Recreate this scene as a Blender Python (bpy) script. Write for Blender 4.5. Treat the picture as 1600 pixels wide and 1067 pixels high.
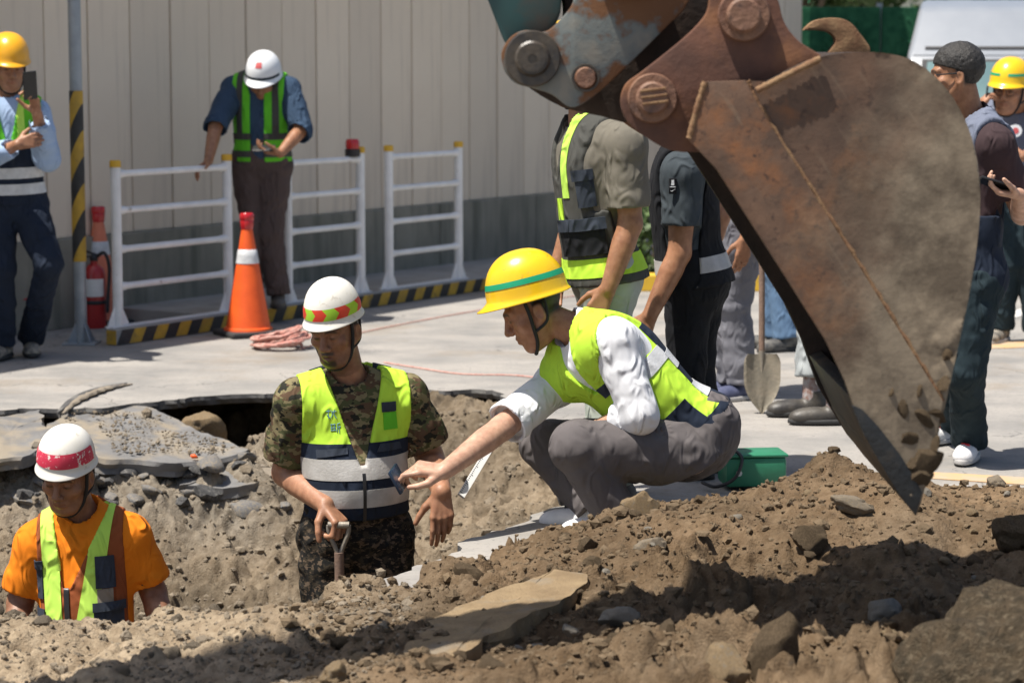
import bpy, bmesh, math, random
import numpy as np
from mathutils import Vector, Matrix

for _o in list(bpy.data.objects): bpy.data.objects.remove(_o)
SC = bpy.context.scene
COL = SC.collection
R = math.radians

# ------------------------------------------------------------------ camera
FPX = 3778.0                     # focal length in pixels of the 1600 px wide photograph (85 mm)
CH = 1.71                        # eye height
PIT = math.atan(450.5/FPX)
cam_d = bpy.data.cameras.new('camera'); cam = bpy.data.objects.new('camera', cam_d); COL.objects.link(cam)
cam_d.sensor_width = 36.0; cam_d.lens = FPX/1600*36
cam.location = (0, 0, CH); cam.rotation_euler = (R(90)-PIT, 0, 0)
cam_d.clip_start = 0.05; cam_d.clip_end = 2000
cam_d.dof.use_dof = True; cam_d.dof.focus_distance = 8.6; cam_d.dof.aperture_fstop = 4.0
SC.camera = cam
# ------------------------------------------------------------------ light
SUN = Vector((-0.35, -0.175, 0.92)).normalized()      # towards the sun: high, left, a little in front
W = bpy.data.worlds.new('World'); SC.world = W; W.use_nodes = True
_nt = W.node_tree; _bg = _nt.nodes['Background']
_sky = _nt.nodes.new('ShaderNodeTexSky'); _sky.sky_type = 'NISHITA'; _sky.sun_disc = False
_sky.sun_elevation = math.asin(SUN.z); _sky.sun_rotation = math.atan2(SUN.x, SUN.y)
_sky.dust_density = 2.0; _sky.air_density = 1.0
_nt.links.new(_sky.outputs[0], _bg.inputs[0]); _bg.inputs[1].default_value = 0.08
_sd = bpy.data.lights.new('sun', 'SUN'); _sd.energy = 5.0; _sd.angle = R(0.53); _sd.color = (1.0, 0.945, 0.86)
_so = bpy.data.objects.new('sun', _sd); COL.objects.link(_so)
_so.rotation_euler = SUN.to_track_quat('Z', 'Y').to_euler(); _so.location = (-4, -2, 12)
SC.view_settings.view_transform = 'Standard'; SC.view_settings.look = 'None'
SC.view_settings.exposure = 0.6; SC.view_settings.gamma = 1.0; SC.view_settings.use_curve_mapping = False

# ------------------------------------------------------------------ helpers
def V(*a): return np.array(a, float)
_ca, _sa = math.cos(PIT), math.sin(PIT)
def P(x, y, Y):
    """world point seen at photo pixel x, y that stands Y metres in front of the camera"""
    u = (x-800)/FPX; v = (533.5-y)/FPX
    t = Y/(_ca + v*_sa)
    return V(u*t, Y, CH + t*(v*_ca - _sa))
def PG(x, y, z=0.0):
    """world point seen at pixel x, y on the level z"""
    u = (x-800)/FPX; v = (533.5-y)/FPX
    dz = v*_ca - _sa; t = (z-CH)/dz
    return V(u*t, t*(_ca+v*_sa), z)
def nrm(a): a = np.asarray(a, float); return a/np.linalg.norm(a)
def hashf(ix, iy, iz, seed):
    h = ix.astype(np.uint32)*np.uint32(374761393) + iy.astype(np.uint32)*np.uint32(668265263) + iz.astype(np.uint32)*np.uint32(1274126177) + np.uint32((seed*974711) & 0xffffffff)
    h ^= h >> np.uint32(13); h *= np.uint32(1274126177); h ^= h >> np.uint32(16); h *= np.uint32(2246822519); h ^= h >> np.uint32(15)
    return h.astype(np.float32)*np.float32(1/4294967295.0)
def vnoise(p, seed=0):
    p = np.asarray(p, np.float32); fl = np.floor(p); f = p-fl; w = f*f*(3-2*f); i = fl.astype(np.int32).view(np.uint32)
    o1 = np.uint32(1); X = i[:, 0]*np.uint32(374761393)+np.uint32((seed*974711) & 0xffffffff); Y = i[:, 1]*np.uint32(668265263); Z = i[:, 2]*np.uint32(1274126177)
    wx, wy, wz = w[:, 0], w[:, 1], w[:, 2]
    def hh(h):
        h = h ^ (h >> np.uint32(13)); h *= np.uint32(1274126177); h ^= h >> np.uint32(16); h *= np.uint32(2246822519); h ^= h >> np.uint32(15)
        return h.astype(np.float32)
    r = []
    for dz in (0, 1):
        Zz = Z+np.uint32(1274126177) if dz else Z; c = []
        for dy in (0, 1):
            YZ = Zz+(Y+np.uint32(668265263) if dy else Y); a = hh(X+YZ); b = hh(X+np.uint32(374761393)+YZ); c.append(a+(b-a)*wx)
        r.append(c[0]+(c[1]-c[0])*wy)
    return ((r[0]+(r[1]-r[0])*wz)*np.float32(2/4294967295.0)-1)
def fbm(p, oc=4, seed=0, gain=0.5):
    a = 1; s = 0
    for k in range(oc):
        s = s + a*vnoise(p*(2.03**k)+k*7.3, seed+k); a *= gain
    return s

# ---- scene graph
def link(o, parent=None):
    COL.objects.link(o)
    if parent is not None:
        o.parent = parent
        o.matrix_parent_inverse = WM.get(parent.name, Matrix.Identity(4)).inverted()
    return o
WM = {}
def tag(o, label=None, cat=None, group=None, kind=None):
    if label: o['label'] = label
    if cat: o['category'] = cat
    if group: o['group'] = group
    if kind: o['kind'] = kind
    return o
def thing(name, label, cat, loc=(0, 0, 0), group=None):
    o = bpy.data.objects.new(name, None); o.empty_display_size = 0.1
    o.location = Vector([float(c) for c in loc]); COL.objects.link(o)
    WM[o.name] = Matrix.Translation(o.location)
    return tag(o, label, cat, group)
def mk(name, v, f, mat, parent=None, smooth=True, mi=None):
    me = bpy.data.meshes.new(name)
    if isinstance(v, np.ndarray) and isinstance(f, np.ndarray):
        n = f.shape[1]
        me.vertices.add(len(v)); me.vertices.foreach_set('co', v.astype(np.float32).ravel())
        me.loops.add(f.size); me.loops.foreach_set('vertex_index', f.astype(np.int32).ravel())
        me.polygons.add(len(f)); me.polygons.foreach_set('loop_start', np.arange(0, f.size, n, dtype=np.int32))
        me.update(calc_edges=True); me.validate()
    else:
        me.from_pydata([tuple(map(float, q)) for q in v], [], [tuple(q) for q in f])
    for m in (mat if isinstance(mat, (list, tuple)) else [mat]): me.materials.append(M[m] if isinstance(m, str) else m)
    if mi is not None: me.polygons.foreach_set('material_index', np.asarray(mi, np.int32))
    me.polygons.foreach_set('use_smooth', [smooth]*len(me.polygons)); me.update()
    o = bpy.data.objects.new(name, me)
    return link(o, parent)
def mkbm(name, bm, mat, parent=None, smooth=False, autos=None):
    bmesh.ops.recalc_face_normals(bm, faces=bm.faces)
    me = bpy.data.meshes.new(name); bm.to_mesh(me); bm.free()
    for m in (mat if isinstance(mat, (list, tuple)) else [mat]): me.materials.append(M[m])
    me.polygons.foreach_set('use_smooth', [smooth or autos is not None]*len(me.polygons))
    if autos is not None: me.set_sharp_from_angle(angle=R(autos))
    me.update()
    return link(bpy.data.objects.new(name, me), parent)
def setcol(o, cols, name='Col'):
    a = o.data.color_attributes.new(name, 'FLOAT_COLOR', 'POINT')
    c = np.ones((len(cols), 4), np.float32); c[:, :3] = cols
    a.data.foreach_set('color', c.ravel())

# ---- shapes into a bmesh (metres, world axes unless a frame is given)
def bm_box(bm, c, s, rot=None, bev=0.0):
    M4 = Matrix.Translation(Vector([float(q) for q in c])) @ (rot.to_4x4() if rot is not None else Matrix.Identity(4)) @ Matrix.Diagonal((s[0], s[1], s[2], 1))
    r = bmesh.ops.create_cube(bm, size=1, matrix=M4)
    if bev:
        es = list({e for v in r['verts'] for e in v.link_edges})
        bmesh.ops.bevel(bm, geom=es, offset=bev, segments=2, affect='EDGES', profile=0.5)
def bm_tube(bm, pts, rad, seg=10, caps=True):
    pts = [Vector([float(c) for c in q]) for q in pts]; n = len(pts)
    rads = rad if isinstance(rad, (list, tuple)) else [rad]*n
    rings = []; ref = None
    for i, p in enumerate(pts):
        t = (pts[min(i+1, n-1)]-pts[max(i-1, 0)]).normalized()
        if ref is None: ref = Vector((0, 0, 1)) if abs(t.z) < .9 else Vector((1, 0, 0))
        a = (ref - t*ref.dot(t)).normalized(); b = t.cross(a); ref = a
        r = rads[i]; ra, rb = r if isinstance(r, tuple) else (r, r)
        rings.append([bm.verts.new(p+a*ra*math.cos(2*math.pi*k/seg)+b*rb*math.sin(2*math.pi*k/seg)) for k in range(seg)])
    for i in range(n-1):
        for k in range(seg):
            bm.faces.new((rings[i][k], rings[i][(k+1) % seg], rings[i+1][(k+1) % seg], rings[i+1][k]))
    if caps: bm.faces.new(rings[0][::-1]); bm.faces.new(rings[-1])
def bm_lathe(bm, prof, c=(0, 0, 0), seg=24, axis=None):
    """prof: list of (radius, height) about the upward axis through c"""
    ax = Vector(axis if axis is not None else (0, 0, 1)).normalized()
    a = ax.orthogonal().normalized(); b = ax.cross(a); c = Vector([float(q) for q in c]); rings = []
    for r, h in prof:
        if r < 1e-5: rings.append([bm.verts.new(c+ax*h)])
        else: rings.append([bm.verts.new(c+ax*h+(a*math.cos(2*math.pi*k/seg)+b*math.sin(2*math.pi*k/seg))*r) for k in range(seg)])
    for A, B in zip(rings, rings[1:]):
        for k in range(seg):
            k2 = (k+1) % seg
            if len(A) == 1 and len(B) == 1: continue
            if len(A) == 1: bm.faces.new((A[0], B[k], B[k2]))
            elif len(B) == 1: bm.faces.new((A[k], A[k2], B[0]))
            else: bm.faces.new((A[k], A[k2], B[k2], B[k]))
    return rings
def bm_prism(bm, pts, off, bev=0.0):
    """closed polygon pts (3-D, planar) extruded by the vector off"""
    vs = [bm.verts.new([float(c) for c in q]) for q in pts]
    f = bm.faces.new(vs)
    r = bmesh.ops.extrude_face_region(bm, geom=[f])
    nv = [g for g in r['geom'] if isinstance(g, bmesh.types.BMVert)]
    bmesh.ops.translate(bm, verts=nv, vec=Vector([float(c) for c in off]))
    if bev:
        es = list({e for q in vs+nv for e in q.link_edges})
        bmesh.ops.bevel(bm, geom=es, offset=bev, segments=2, affect='EDGES', profile=0.6)
def smoothpoly(pts, it=2):
    for _ in range(it):
        q = []
        for a, b in zip(pts, pts[1:]+pts[:1]):
            q += [(a[0]*.75+b[0]*.25, a[1]*.75+b[1]*.25), (a[0]*.25+b[0]*.75, a[1]*.25+b[1]*.75)]
        pts = q
    return pts
def smoothpath(pts, n=6):
    pts = [np.asarray(p, float) for p in pts]; out = []
    for i in range(len(pts)-1):
        p0 = pts[max(i-1, 0)]; p1 = pts[i]; p2 = pts[i+1]; p3 = pts[min(i+2, len(pts)-1)]
        for k in range(n):
            t = k/n
            out.append(.5*((2*p1)+(-p0+p2)*t+(2*p0-5*p1+4*p2-p3)*t*t+(-p0+3*p1-3*p2+p3)*t**3))
    out.append(pts[-1]); return out

# ---- materials
M = {}
def mat(name, c1, c2=None, rough=.8, scale=8, bump=0, bscale=40, c3=None, c3scale=3, c3lo=.55, c3hi=.7, metal=0, det=6, spec=.5, coat=0,
        attr=None, stretch=None, bdet=5, sheen=0, lo=.35, hi=.65, sub=0, bdist=.01, extra=None, trans=0, fold=None):
    m = bpy.data.materials.new(name); m.use_nodes = True; nt = m.node_tree; N = nt.nodes; L = nt.links
    b = N['Principled BSDF']; b.inputs['Roughness'].default_value = rough; b.inputs['Metallic'].default_value = metal
    b.inputs['Specular IOR Level'].default_value = spec; b.inputs['Coat Weight'].default_value = coat
    b.inputs['Sheen Weight'].default_value = sheen; b.inputs['Subsurface Weight'].default_value = sub
    if sub: b.inputs['Subsurface Radius'].default_value = (.012, .005, .003)
    tc = N.new('ShaderNodeTexCoord'); vec = tc.outputs['Object']
    if stretch:
        mp = N.new('ShaderNodeMapping'); mp.inputs['Scale'].default_value = stretch; L.new(vec, mp.inputs[0]); vec = mp.outputs[0]
    def nz(s, d=det, rg=.55):
        n = N.new('ShaderNodeTexNoise'); n.inputs['Scale'].default_value = s; n.inputs['Detail'].default_value = d; n.inputs['Roughness'].default_value = rg
        L.new(vec, n.inputs['Vector']); return n
    def ramp(src, lo, hi):
        r = N.new('ShaderNodeMapRange'); r.inputs[1].default_value = lo; r.inputs[2].default_value = hi; L.new(src, r.inputs[0]); return r.outputs[0]
    def mix(fac, a, bb, mode='MIX'):
        x = N.new('ShaderNodeMix'); x.data_type = 'RGBA'; x.blend_type = mode
        for inp, val in ((x.inputs[0], fac), (x.inputs[6], a), (x.inputs[7], bb)):
            if isinstance(val, (tuple, list)): inp.default_value = (*val, 1)
            elif isinstance(val, (int, float)): inp.default_value = val
            else: L.new(val, inp)
        return x.outputs[2]
    col = c1
    if attr:
        a = N.new('ShaderNodeVertexColor'); a.layer_name = attr; col = a.outputs[0]
        if c2 is not None: col = mix(ramp(nz(scale).outputs[0], lo, hi), col, mix(1.0, col, c2, 'MULTIPLY'))
    elif c2 is not None: col = mix(ramp(nz(scale).outputs[0], lo, hi), c1, c2)
    if c3 is not None: col = mix(ramp(nz(c3scale).outputs[0], c3lo, c3hi), col, c3)
    H = dict(N=N, L=L, nz=nz, ramp=ramp, mix=mix, tc=tc, b=b, vec=vec)
    if extra: col = extra(H, col)
    if isinstance(col, tuple): b.inputs['Base Color'].default_value = (*col, 1)
    else: L.new(col, b.inputs['Base Color'])
    if bump:
        bn = N.new('ShaderNodeBump'); bn.inputs['Strength'].default_value = bump; bn.inputs['Distance'].default_value = bdist
        L.new(nz(bscale, bdet, .6).outputs[0], bn.inputs['Height']); L.new(bn.outputs[0], b.inputs['Normal'])
        if fold:                                             # soft creases of worn cloth
            m1 = N.new('ShaderNodeMapping'); m1.inputs['Scale'].default_value = (1.5, 1.5, .8); m1.inputs['Rotation'].default_value = (.3, .5, .6); L.new(tc.outputs['Object'], m1.inputs[0])
            n1 = N.new('ShaderNodeTexNoise'); n1.noise_type = 'RIDGED_MULTIFRACTAL'; n1.inputs['Scale'].default_value = fold[0]; n1.inputs['Detail'].default_value = 3; n1.inputs['Distortion'].default_value = 1.2; L.new(m1.outputs[0], n1.inputs['Vector'])
            b2 = N.new('ShaderNodeBump'); b2.inputs['Strength'].default_value = fold[1]; b2.inputs['Distance'].default_value = fold[2]; L.new(n1.outputs[0], b2.inputs['Height']); L.new(b2.outputs[0], bn.inputs['Normal'])
    if trans: b.inputs['Transmission Weight'].default_value = trans
    M[name] = m; return m

# ================================================================== materials
def road_extra(H, col):
    N, L = H['N'], H['L']
    # worn streaks, patched darker bitumen and hairline cracks in the surface itself
    mp = N.new('ShaderNodeMapping'); mp.inputs['Scale'].default_value = (1.0, 1.25, 1); mp.inputs['Rotation'].default_value = (0, 0, R(12)); L.new(H['tc'].outputs['Object'], mp.inputs[0])
    n = N.new('ShaderNodeTexNoise'); n.inputs['Scale'].default_value = 1.6; n.inputs['Detail'].default_value = 9; n.inputs['Roughness'].default_value = .68; L.new(mp.outputs[0], n.inputs['Vector'])
    col = H['mix'](H['ramp'](n.outputs[0], .42, .66), col, (.2, .195, .187))
    g = H['nz'](55, 3); col = H['mix'](H['ramp'](g.outputs[0], .56, .72), col, (.2, .192, .184))
    n5 = H['nz'](.9, 8, .7); col = H['mix'](H['ramp'](n5.outputs[0], .54, .72), col, (.235, .195, .15)); n6 = H['nz'](7, 8, .75); col = H['mix'](H['ramp'](n6.outputs[0], .6, .74), col, (.19, .175, .155))
    v = N.new('ShaderNodeTexVoronoi'); v.feature = 'DISTANCE_TO_EDGE'; v.inputs['Scale'].default_value = .55
    w = H['nz'](3.5, 5); ad = N.new('ShaderNodeVectorMath'); ad.operation = 'SCALE'; ad.inputs['Scale'].default_value = .5; L.new(w.outputs['Color'], ad.inputs[0])
    a2 = N.new('ShaderNodeVectorMath'); L.new(H['tc'].outputs['Object'], a2.inputs[0]); L.new(ad.outputs[0], a2.inputs[1]); L.new(a2.outputs[0], v.inputs['Vector'])
    return H['mix'](H['ramp'](v.outputs['Distance'], .004, .0), col, (.13, .125, .12))
mat('road', (.335, .312, .285), (.29, .275, .255), .9, 1.1, .35, 160, extra=road_extra, spec=.25, bdist=.004)
mat('asphalt', (.06, .06, .062), (.115, .112, .11), .95, 14, .7, 180, spec=.2, c3=(.24, .23, .21), c3scale=5, c3lo=.5, c3hi=.75, bdist=.006)
mat('asphalt_light', (.205, .2, .195), (.155, .152, .15), .95, 9, .7, 200, spec=.2, c3=(.28, .24, .185), c3scale=6, c3lo=.45, c3hi=.62, bdist=.006)
mat('strata', (.27, .23, .18), (.2, .17, .135), .95, 7, .8, 60, spec=.15, c3=(.17, .155, .14), c3scale=6)
mat('soil', None, (.66, .63, .60), .98, 26, .9, 130, attr='Col', spec=.1, bdist=.012, c3=(.085, .066, .047), c3scale=38, c3lo=.6, c3hi=.78)
mat('clod', (.178, .131, .084), (.11, .08, .05), .98, 14, .9, 110, spec=.1, bdist=.01, c3=(.2, .145, .09), c3scale=5)
mat('clod_grey', (.26, .215, .16), (.175, .143, .105), .98, 14, .9, 110, spec=.1, bdist=.01)
mat('boulder', (.12, .088, .055), (.06, .048, .032), .95, 9, 1.0, 40, spec=.15, bdist=.03, c3=(.19, .15, .10), c3scale=16, c3lo=.52, c3hi=.68)
mat('stone', (.21, .175, .13), (.15, .12, .085), .85, 18, .5, 90, spec=.3, c3=(.25, .18, .1), c3scale=9)
mat('stone_grey', (.21, .188, .155), (.15, .132, .105), .8, 22, .4, 90, spec=.3)
mat('stone_tan', (.26, .19, .11), (.19, .135, .078), .9, 12, .7, 70, spec=.2, c3=(.2, .17, .13), c3scale=7)
def wall_extra(H, col):
    N, L = H['N'], H['L']
    mp = N.new('ShaderNodeMapping'); mp.inputs['Scale'].default_value = (3.2, 3.2, .22); L.new(H['tc'].outputs['Object'], mp.inputs[0])
    n = N.new('ShaderNodeTexNoise'); n.inputs['Scale'].default_value = 2.0; n.inputs['Detail'].default_value = 7; n.inputs['Roughness'].default_value = .62; L.new(mp.outputs[0], n.inputs['Vector'])
    oi = N.new('ShaderNodeObjectInfo')
    col = H['mix'](H['ramp'](n.outputs[0], .5, .75), col, (.54, .45, .36))
    return H['mix'](H['ramp'](oi.outputs['Random'], 0, 2.2), col, (.56, .48, .39))
mat('wall', (.84, .72, .57), (.78, .66, .52), .85, 1.4, .15, 30, extra=wall_extra, spec=.2)
def dado_extra(H, col):
    N, L = H['N'], H['L']
    mp = N.new('ShaderNodeMapping'); mp.inputs['Scale'].default_value = (4, 4, .5); L.new(H['tc'].outputs['Object'], mp.inputs[0])
    n = N.new('ShaderNodeTexNoise'); n.inputs['Scale'].default_value = 2.5; n.inputs['Detail'].default_value = 6; L.new(mp.outputs[0], n.inputs['Vector'])
    return H['mix'](H['ramp'](n.outputs[0], .45, .7), col, (.16, .16, .13))
mat('dado', (.30, .285, .235), (.24, .23, .19), .9, 3, .4, 60, extra=dado_extra, spec=.2)
mat('concrete', (.36, .35, .33), (.28, .27, .25), .92, 5, .4, 90, spec=.2)
mat('galv', (.36, .39, .42), (.28, .31, .34), .5, 12, .1, 60, metal=.5)
mat('white_paint', (.78, .78, .78), (.68, .68, .68), .45, 9, .1, 50, c3=(.33, .27, .22), c3scale=14, c3lo=.66, c3hi=.75)
mat('yellow_paint', (.72, .42, .03), (.6, .35, .03), .5, 9)
mat('black_paint', (.02, .021, .022), (.035, .035, .035), .6, 12)
mat('stripe_yellow', (.55, .33, .03), (.4, .25, .04), .65, 12, c3=(.15, .11, .05), c3scale=18, c3lo=.6, c3hi=.75)
mat('cone_orange', (.85, .12, .015), (.72, .09, .012), .5, 9, sub=0)
mat('cone_faded', (.72, .22, .12), (.62, .18, .1), .6, 9)
mat('reflect', (.62, .63, .64), (.5, .51, .52), .35, 30, .2, 120)
mat('reflect_dirty', (.47, .455, .43), (.36, .345, .32), .45, 18, .2, 120)
mat('red_lens', (.55, .015, .02), (.42, .01, .015), .25, 9, coat=.5)
mat('red_ext', (.42, .02, .02), (.34, .015, .015), .35, 9, coat=.3)
mat('rubber', (.025, .025, .027), (.04, .04, .04), .8, 20, .2, 60)
mat('black_plastic', (.018, .018, .02), None, .4)
mat('phone_glass', (.01, .011, .014), None, .12)
mat('green_plastic', (.02, .17, .085), (.03, .2, .11), .5, 7, .1, 40)
mat('rope_pink', (.52, .2, .16), (.6, .38, .32), .85, 40, .5, 200)
mat('white_plastic', (.78, .78, .76), (.68, .68, .66), .45, 12)
mat('blue_plastic', (.12, .38, .55), None, .4)
mat('handle_wood', (.22, .14, .1), (.15, .1, .075), .7, 30, .3, 90)
mat('steel_worn', (.22, .2, .175), (.3, .26, .2), .55, 14, .3, 60, metal=.35)
mat('shovel_blade', (.28, .24, .18), (.2, .18, .14), .6, 14, .3, 60, metal=.2)
mat('turf', (.018, .08, .042), (.035, .13, .065), .9, 12, 1, 50, spec=.1)
mat('leaf', (.05, .09, .02), (.08, .13, .035), .6, 6)
mat('bark', (.12, .09, .06), (.08, .06, .04), .9, 9, .6, 30)
mat('van_paint', (.25, .27, .30), (.225, .245, .275), .3, 4, coat=.6)
mat('van_glass', (.10, .17, .18), (.16, .25, .25), .08, 2, spec=.8)
mat('van_dark', (.02, .02, .022), None, .6)
mat('kerb_yellow', (.68, .42, .03), (.55, .34, .04), .7, 6)
mat('line_white', (.68, .67, .64), (.5, .49, .47), .8, 9)
mat('line_orange', (.55, .33, .14), (.42, .33, .24), .85, 7)

# ================================================================== terrain of soil: the pit and the mound in front
PITP = [(-3.3, 6.4), (-3.3, 11.2), (-2.75, 11.45), (-2.27, 11.62), (-1.95, 11.62), (-1.72, 11.9), (-1.45, 12.05), (-1.2, 12.1), (-.8, 12.12), (-.45, 12.3),
        (-.1, 12.2), (.1, 11.8), (.16, 10.8), (.2, 9.9), (.22, 9.2), (.05, 8.78), (-.12, 8.43), (-.24, 8.16), (-.36, 7.92), (-.53, 7.63), (-.62, 7.2), (-.9, 6.7), (-1.6, 6.4)]
CTRL = np.array([
 (-1.6,8.6,-1.35),(-1.2,8.4,-1.2),(-.6,8.5,-.82),(-1.5,9.5,-1.1),(-.8,9.4,-.85),(-1.5,10.4,-.68),(-.6,10.4,-.62),(-1.25,10.95,-.2),(-1.65,10.85,-.17),(-2.05,10.9,-.15),(-1.3,11.3,-.17),(-1.0,11.2,-.26),(-1.6,10.62,-.36),(-1.1,10.65,-.44),(-2.1,10.6,-.36),(-.35,11.2,-.42),
 (-.25,11.85,-.07),(-.6,12.02,-.01),(-.2,12.1,.0),(.02,11.7,-.03),(-.4,12.2,.01),(-1.45,11.9,-.42),(-1.3,13.05,-.1),(-2.2,13.05,-.1),(-.2,13.05,-.1),(-3.3,13.05,-.1),(.8,13.05,-.1),(-1.9,11.6,-.2),(0,10.5,-.36),(.05,9.4,-.26),(-.2,8.75,-.42),(-.45,8.1,-.36),(-2.4,8.5,-.95),(-2.4,10,-.6),(-2.6,11,-.22),
 (-.7,7.8,-.34),(-1.3,7.65,-.42),(-1.8,7.65,-.42),(-2.5,7.65,-.38),(-.88,12.02,-.02),(-1.05,11.6,-.17),
 (-1.6,12.35,-.5),(-1.3,12.4,-.5),(-2.2,12.3,-.4),(-.9,12.5,-.25),(-.4,12.6,-.15),(0,12.6,-.15),(.6,12.5,-.3),(.5,11,-.25),(.5,10,-.2),(.55,9.3,-.2),(-3.6,12.5,-.3),(-3.6,10,-.4),
 (-.52,7.45,.05),(-1,7.22,.035),(-1.6,7.18,.03),(-2.2,7.18,.045),(-3,7.2,.03),(-.28,7.7,.035),(-.06,7.98,.03),(.1,8.2,.05),
 (.17,7.9,.12),(.42,8.0,.19),(.63,8.0,.235),(.92,8.05,.29),(1.06,8.05,.345),(1.27,8.0,.29),(1.46,7.9,.28),(1.68,7.9,.31),(2.2,7.9,.3),(2.9,7.9,.28),
 (.3,8.42,.02),(.7,8.5,-.02),(1.1,8.55,-.03),(1.5,8.5,-.03),(2.2,8.5,-.02),(3,8.5,-.02),(.5,9.0,-.2),(1.5,9.1,-.3),(2.8,9.2,-.3),(2,10.5,-.3),(2,12.5,-.3),
 (0,7.3,.09),(.4,7.35,.14),(.9,7.3,.19),(1.4,7.25,.2),(2,7.2,.22),(2.9,7.2,.2),(-.4,7.0,.06),
 (.2,6.8,.10),(.7,6.75,.1),(1.2,6.7,.12),(1.8,6.7,.2),(2.8,6.7,.2),(-.5,6.6,.08),(-1.2,6.7,.03),(-2,6.7,.03),(-3,6.7,.02),
 (0,6.2,.12),(.6,6.1,.14),(1.2,6.0,.2),(1.8,6.0,.25),(-.7,6.2,.07),(-1.6,6.2,.05),(0,5.4,.1),(1,5.3,.15),(-1,5.3,.05),(2,5.2,.2),(-2.5,5.3,.02),(0,4.6,.0),(2.6,4.6,.05),(-2.6,4.6,0)])
_D = np.linalg.norm(CTRL[:, None, :2]-CTRL[None, :, :2], axis=2)
_n = len(CTRL); _A = np.zeros((_n+3, _n+3)); _A[:_n, :_n] = _D - np.eye(_n)*.012
_A[:_n, _n] = 1; _A[:_n, _n+1:] = CTRL[:, :2]; _A[_n:, :_n] = _A[:_n, _n:].T
_w = np.linalg.solve(_A, np.concatenate([CTRL[:, 2], np.zeros(3)]))
def base_h(xy):
    out = np.empty(len(xy))
    for i in range(0, len(xy), 40000):
        q = xy[i:i+40000]
        out[i:i+40000] = np.linalg.norm(q[:, None]-CTRL[None, :, :2], axis=2)@_w[:_n] + _w[_n] + q@_w[_n+1:]
    return out
def inpoly(xy, poly):
    x, y = xy[:, 0], xy[:, 1]; r = np.zeros(len(xy), bool)
    for (x1, y1), (x2, y2) in zip(poly, poly[1:]+poly[:1]):
        c = ((y1 > y) != (y2 > y)) & (x < (x2-x1)*(y-y1)/(y2-y1+1e-12)+x1); r ^= c
    return r
def clodbumps(xy, cell, amt, seed, rmin=.25, rmax=.62, dens=.75):
    p = xy/cell; i = np.floor(p).astype(np.int64); best = np.zeros(len(xy)); z0 = np.zeros(len(xy), np.int64)
    for dx in (-1, 0, 1):
        for dy in (-1, 0, 1):
            cx = i[:, 0]+dx; cy = i[:, 1]+dy
            hx = hashf(cx, cy, z0, seed); hy = hashf(cx, cy, z0, seed+1); hr = hashf(cx, cy, z0, seed+2); hk = hashf(cx, cy, z0, seed+3)
            rr = rmin+(rmax-rmin)*hr**2
            d2 = ((p[:, 0]-cx-hx)**2+(p[:, 1]-cy-hy)**2)/rr**2
            best = np.maximum(best, np.where(hk < dens, np.sqrt(np.clip(1-d2, 0, 1))*rr, 0))
    return best*cell*amt
def billow(p, oc, seed, gain=.55):
    a = 1; s = 0
    for k in range(oc): s = s+a*(np.abs(vnoise(p*(2.1**k)+k*3.7, seed+k))-.35); a *= gain
    return s
def noise_h(xy):
    p3 = np.column_stack([xy, np.zeros(len(xy))])
    warp = xy + .05*np.column_stack([vnoise(p3*9, 71), vnoise(p3*9, 72)]) + .022*np.column_stack([vnoise(p3*34, 73), vnoise(p3*34, 74)]) + .008*np.column_stack([vnoise(p3*90, 75), vnoise(p3*90, 76)])
    w3 = np.column_stack([warp, np.zeros(len(xy))])
    rough = np.clip(.62+.8*fbm(p3*1.7, 2, 5), .22, 1.15)               # calmer and rougher patches
    calm = np.clip(np.where(xy[:, 1] < 7.45, .45+np.clip((xy[:, 0]+.75)/.6, 0, 1)*.55, 1.0), 0, 1)
    h = .045*fbm(p3*2.6, 3, 11) + .022*fbm(w3*8, 2, 21)*(.5+rough)
    h += (clodbumps(warp, .20, .80, 31, .2, .6, .42)+clodbumps(warp, .085, .9, 41, .22, .6, .42)+clodbumps(warp, .04, .8, 51, .25, .6, .35))*rough*calm
    h += (.044*billow(w3*11, 2, 81)+.028*billow(w3*27, 3, 86))*rough*calm
    pit_ = np.clip((xy[:, 1]-8.3)/.4, 0, 1); h = h*(1-.3*pit_)+pit_*(clodbumps(warp+3.1, .15, .62, 131, .3, .62, .6)+clodbumps(warp+1.7, .07, .6, 141, .3, .62, .6)-.02)+.005*fbm(p3*70, 2, 91)
    return h-.022
def ter(x, y):
    q = np.array([[x, y]], float); return float(base_h(q)[0]+noise_h(q)[0])
xs = np.concatenate([np.arange(-3.6, -2.3, .03), np.arange(-2.3, 1.9, .0105), np.arange(1.9, 3.2, .03)])
ys = np.concatenate([np.arange(4.6, 5.9, .03), np.arange(5.9, 8.5, .0105), np.arange(8.5, 12.3, .0135), np.arange(12.3, 13.2, .03)])
gx, gy = np.meshgrid(xs, ys, indexing='ij'); XY = np.column_stack([gx.ravel(), gy.ravel()])
zb = base_h(XY); zn = noise_h(XY); inp = inpoly(XY, PITP)
zz = zb+zn
out = (~inp) & (XY[:, 1] > 8.75)
zz[out] = np.minimum(zz[out], -.068)
band = (~inp) & (XY[:, 1] <= 8.75) & (XY[:, 1] > 8.3) & (zb < .03); zz[band] = np.minimum(zz[band], zb[band]-.015)
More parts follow.
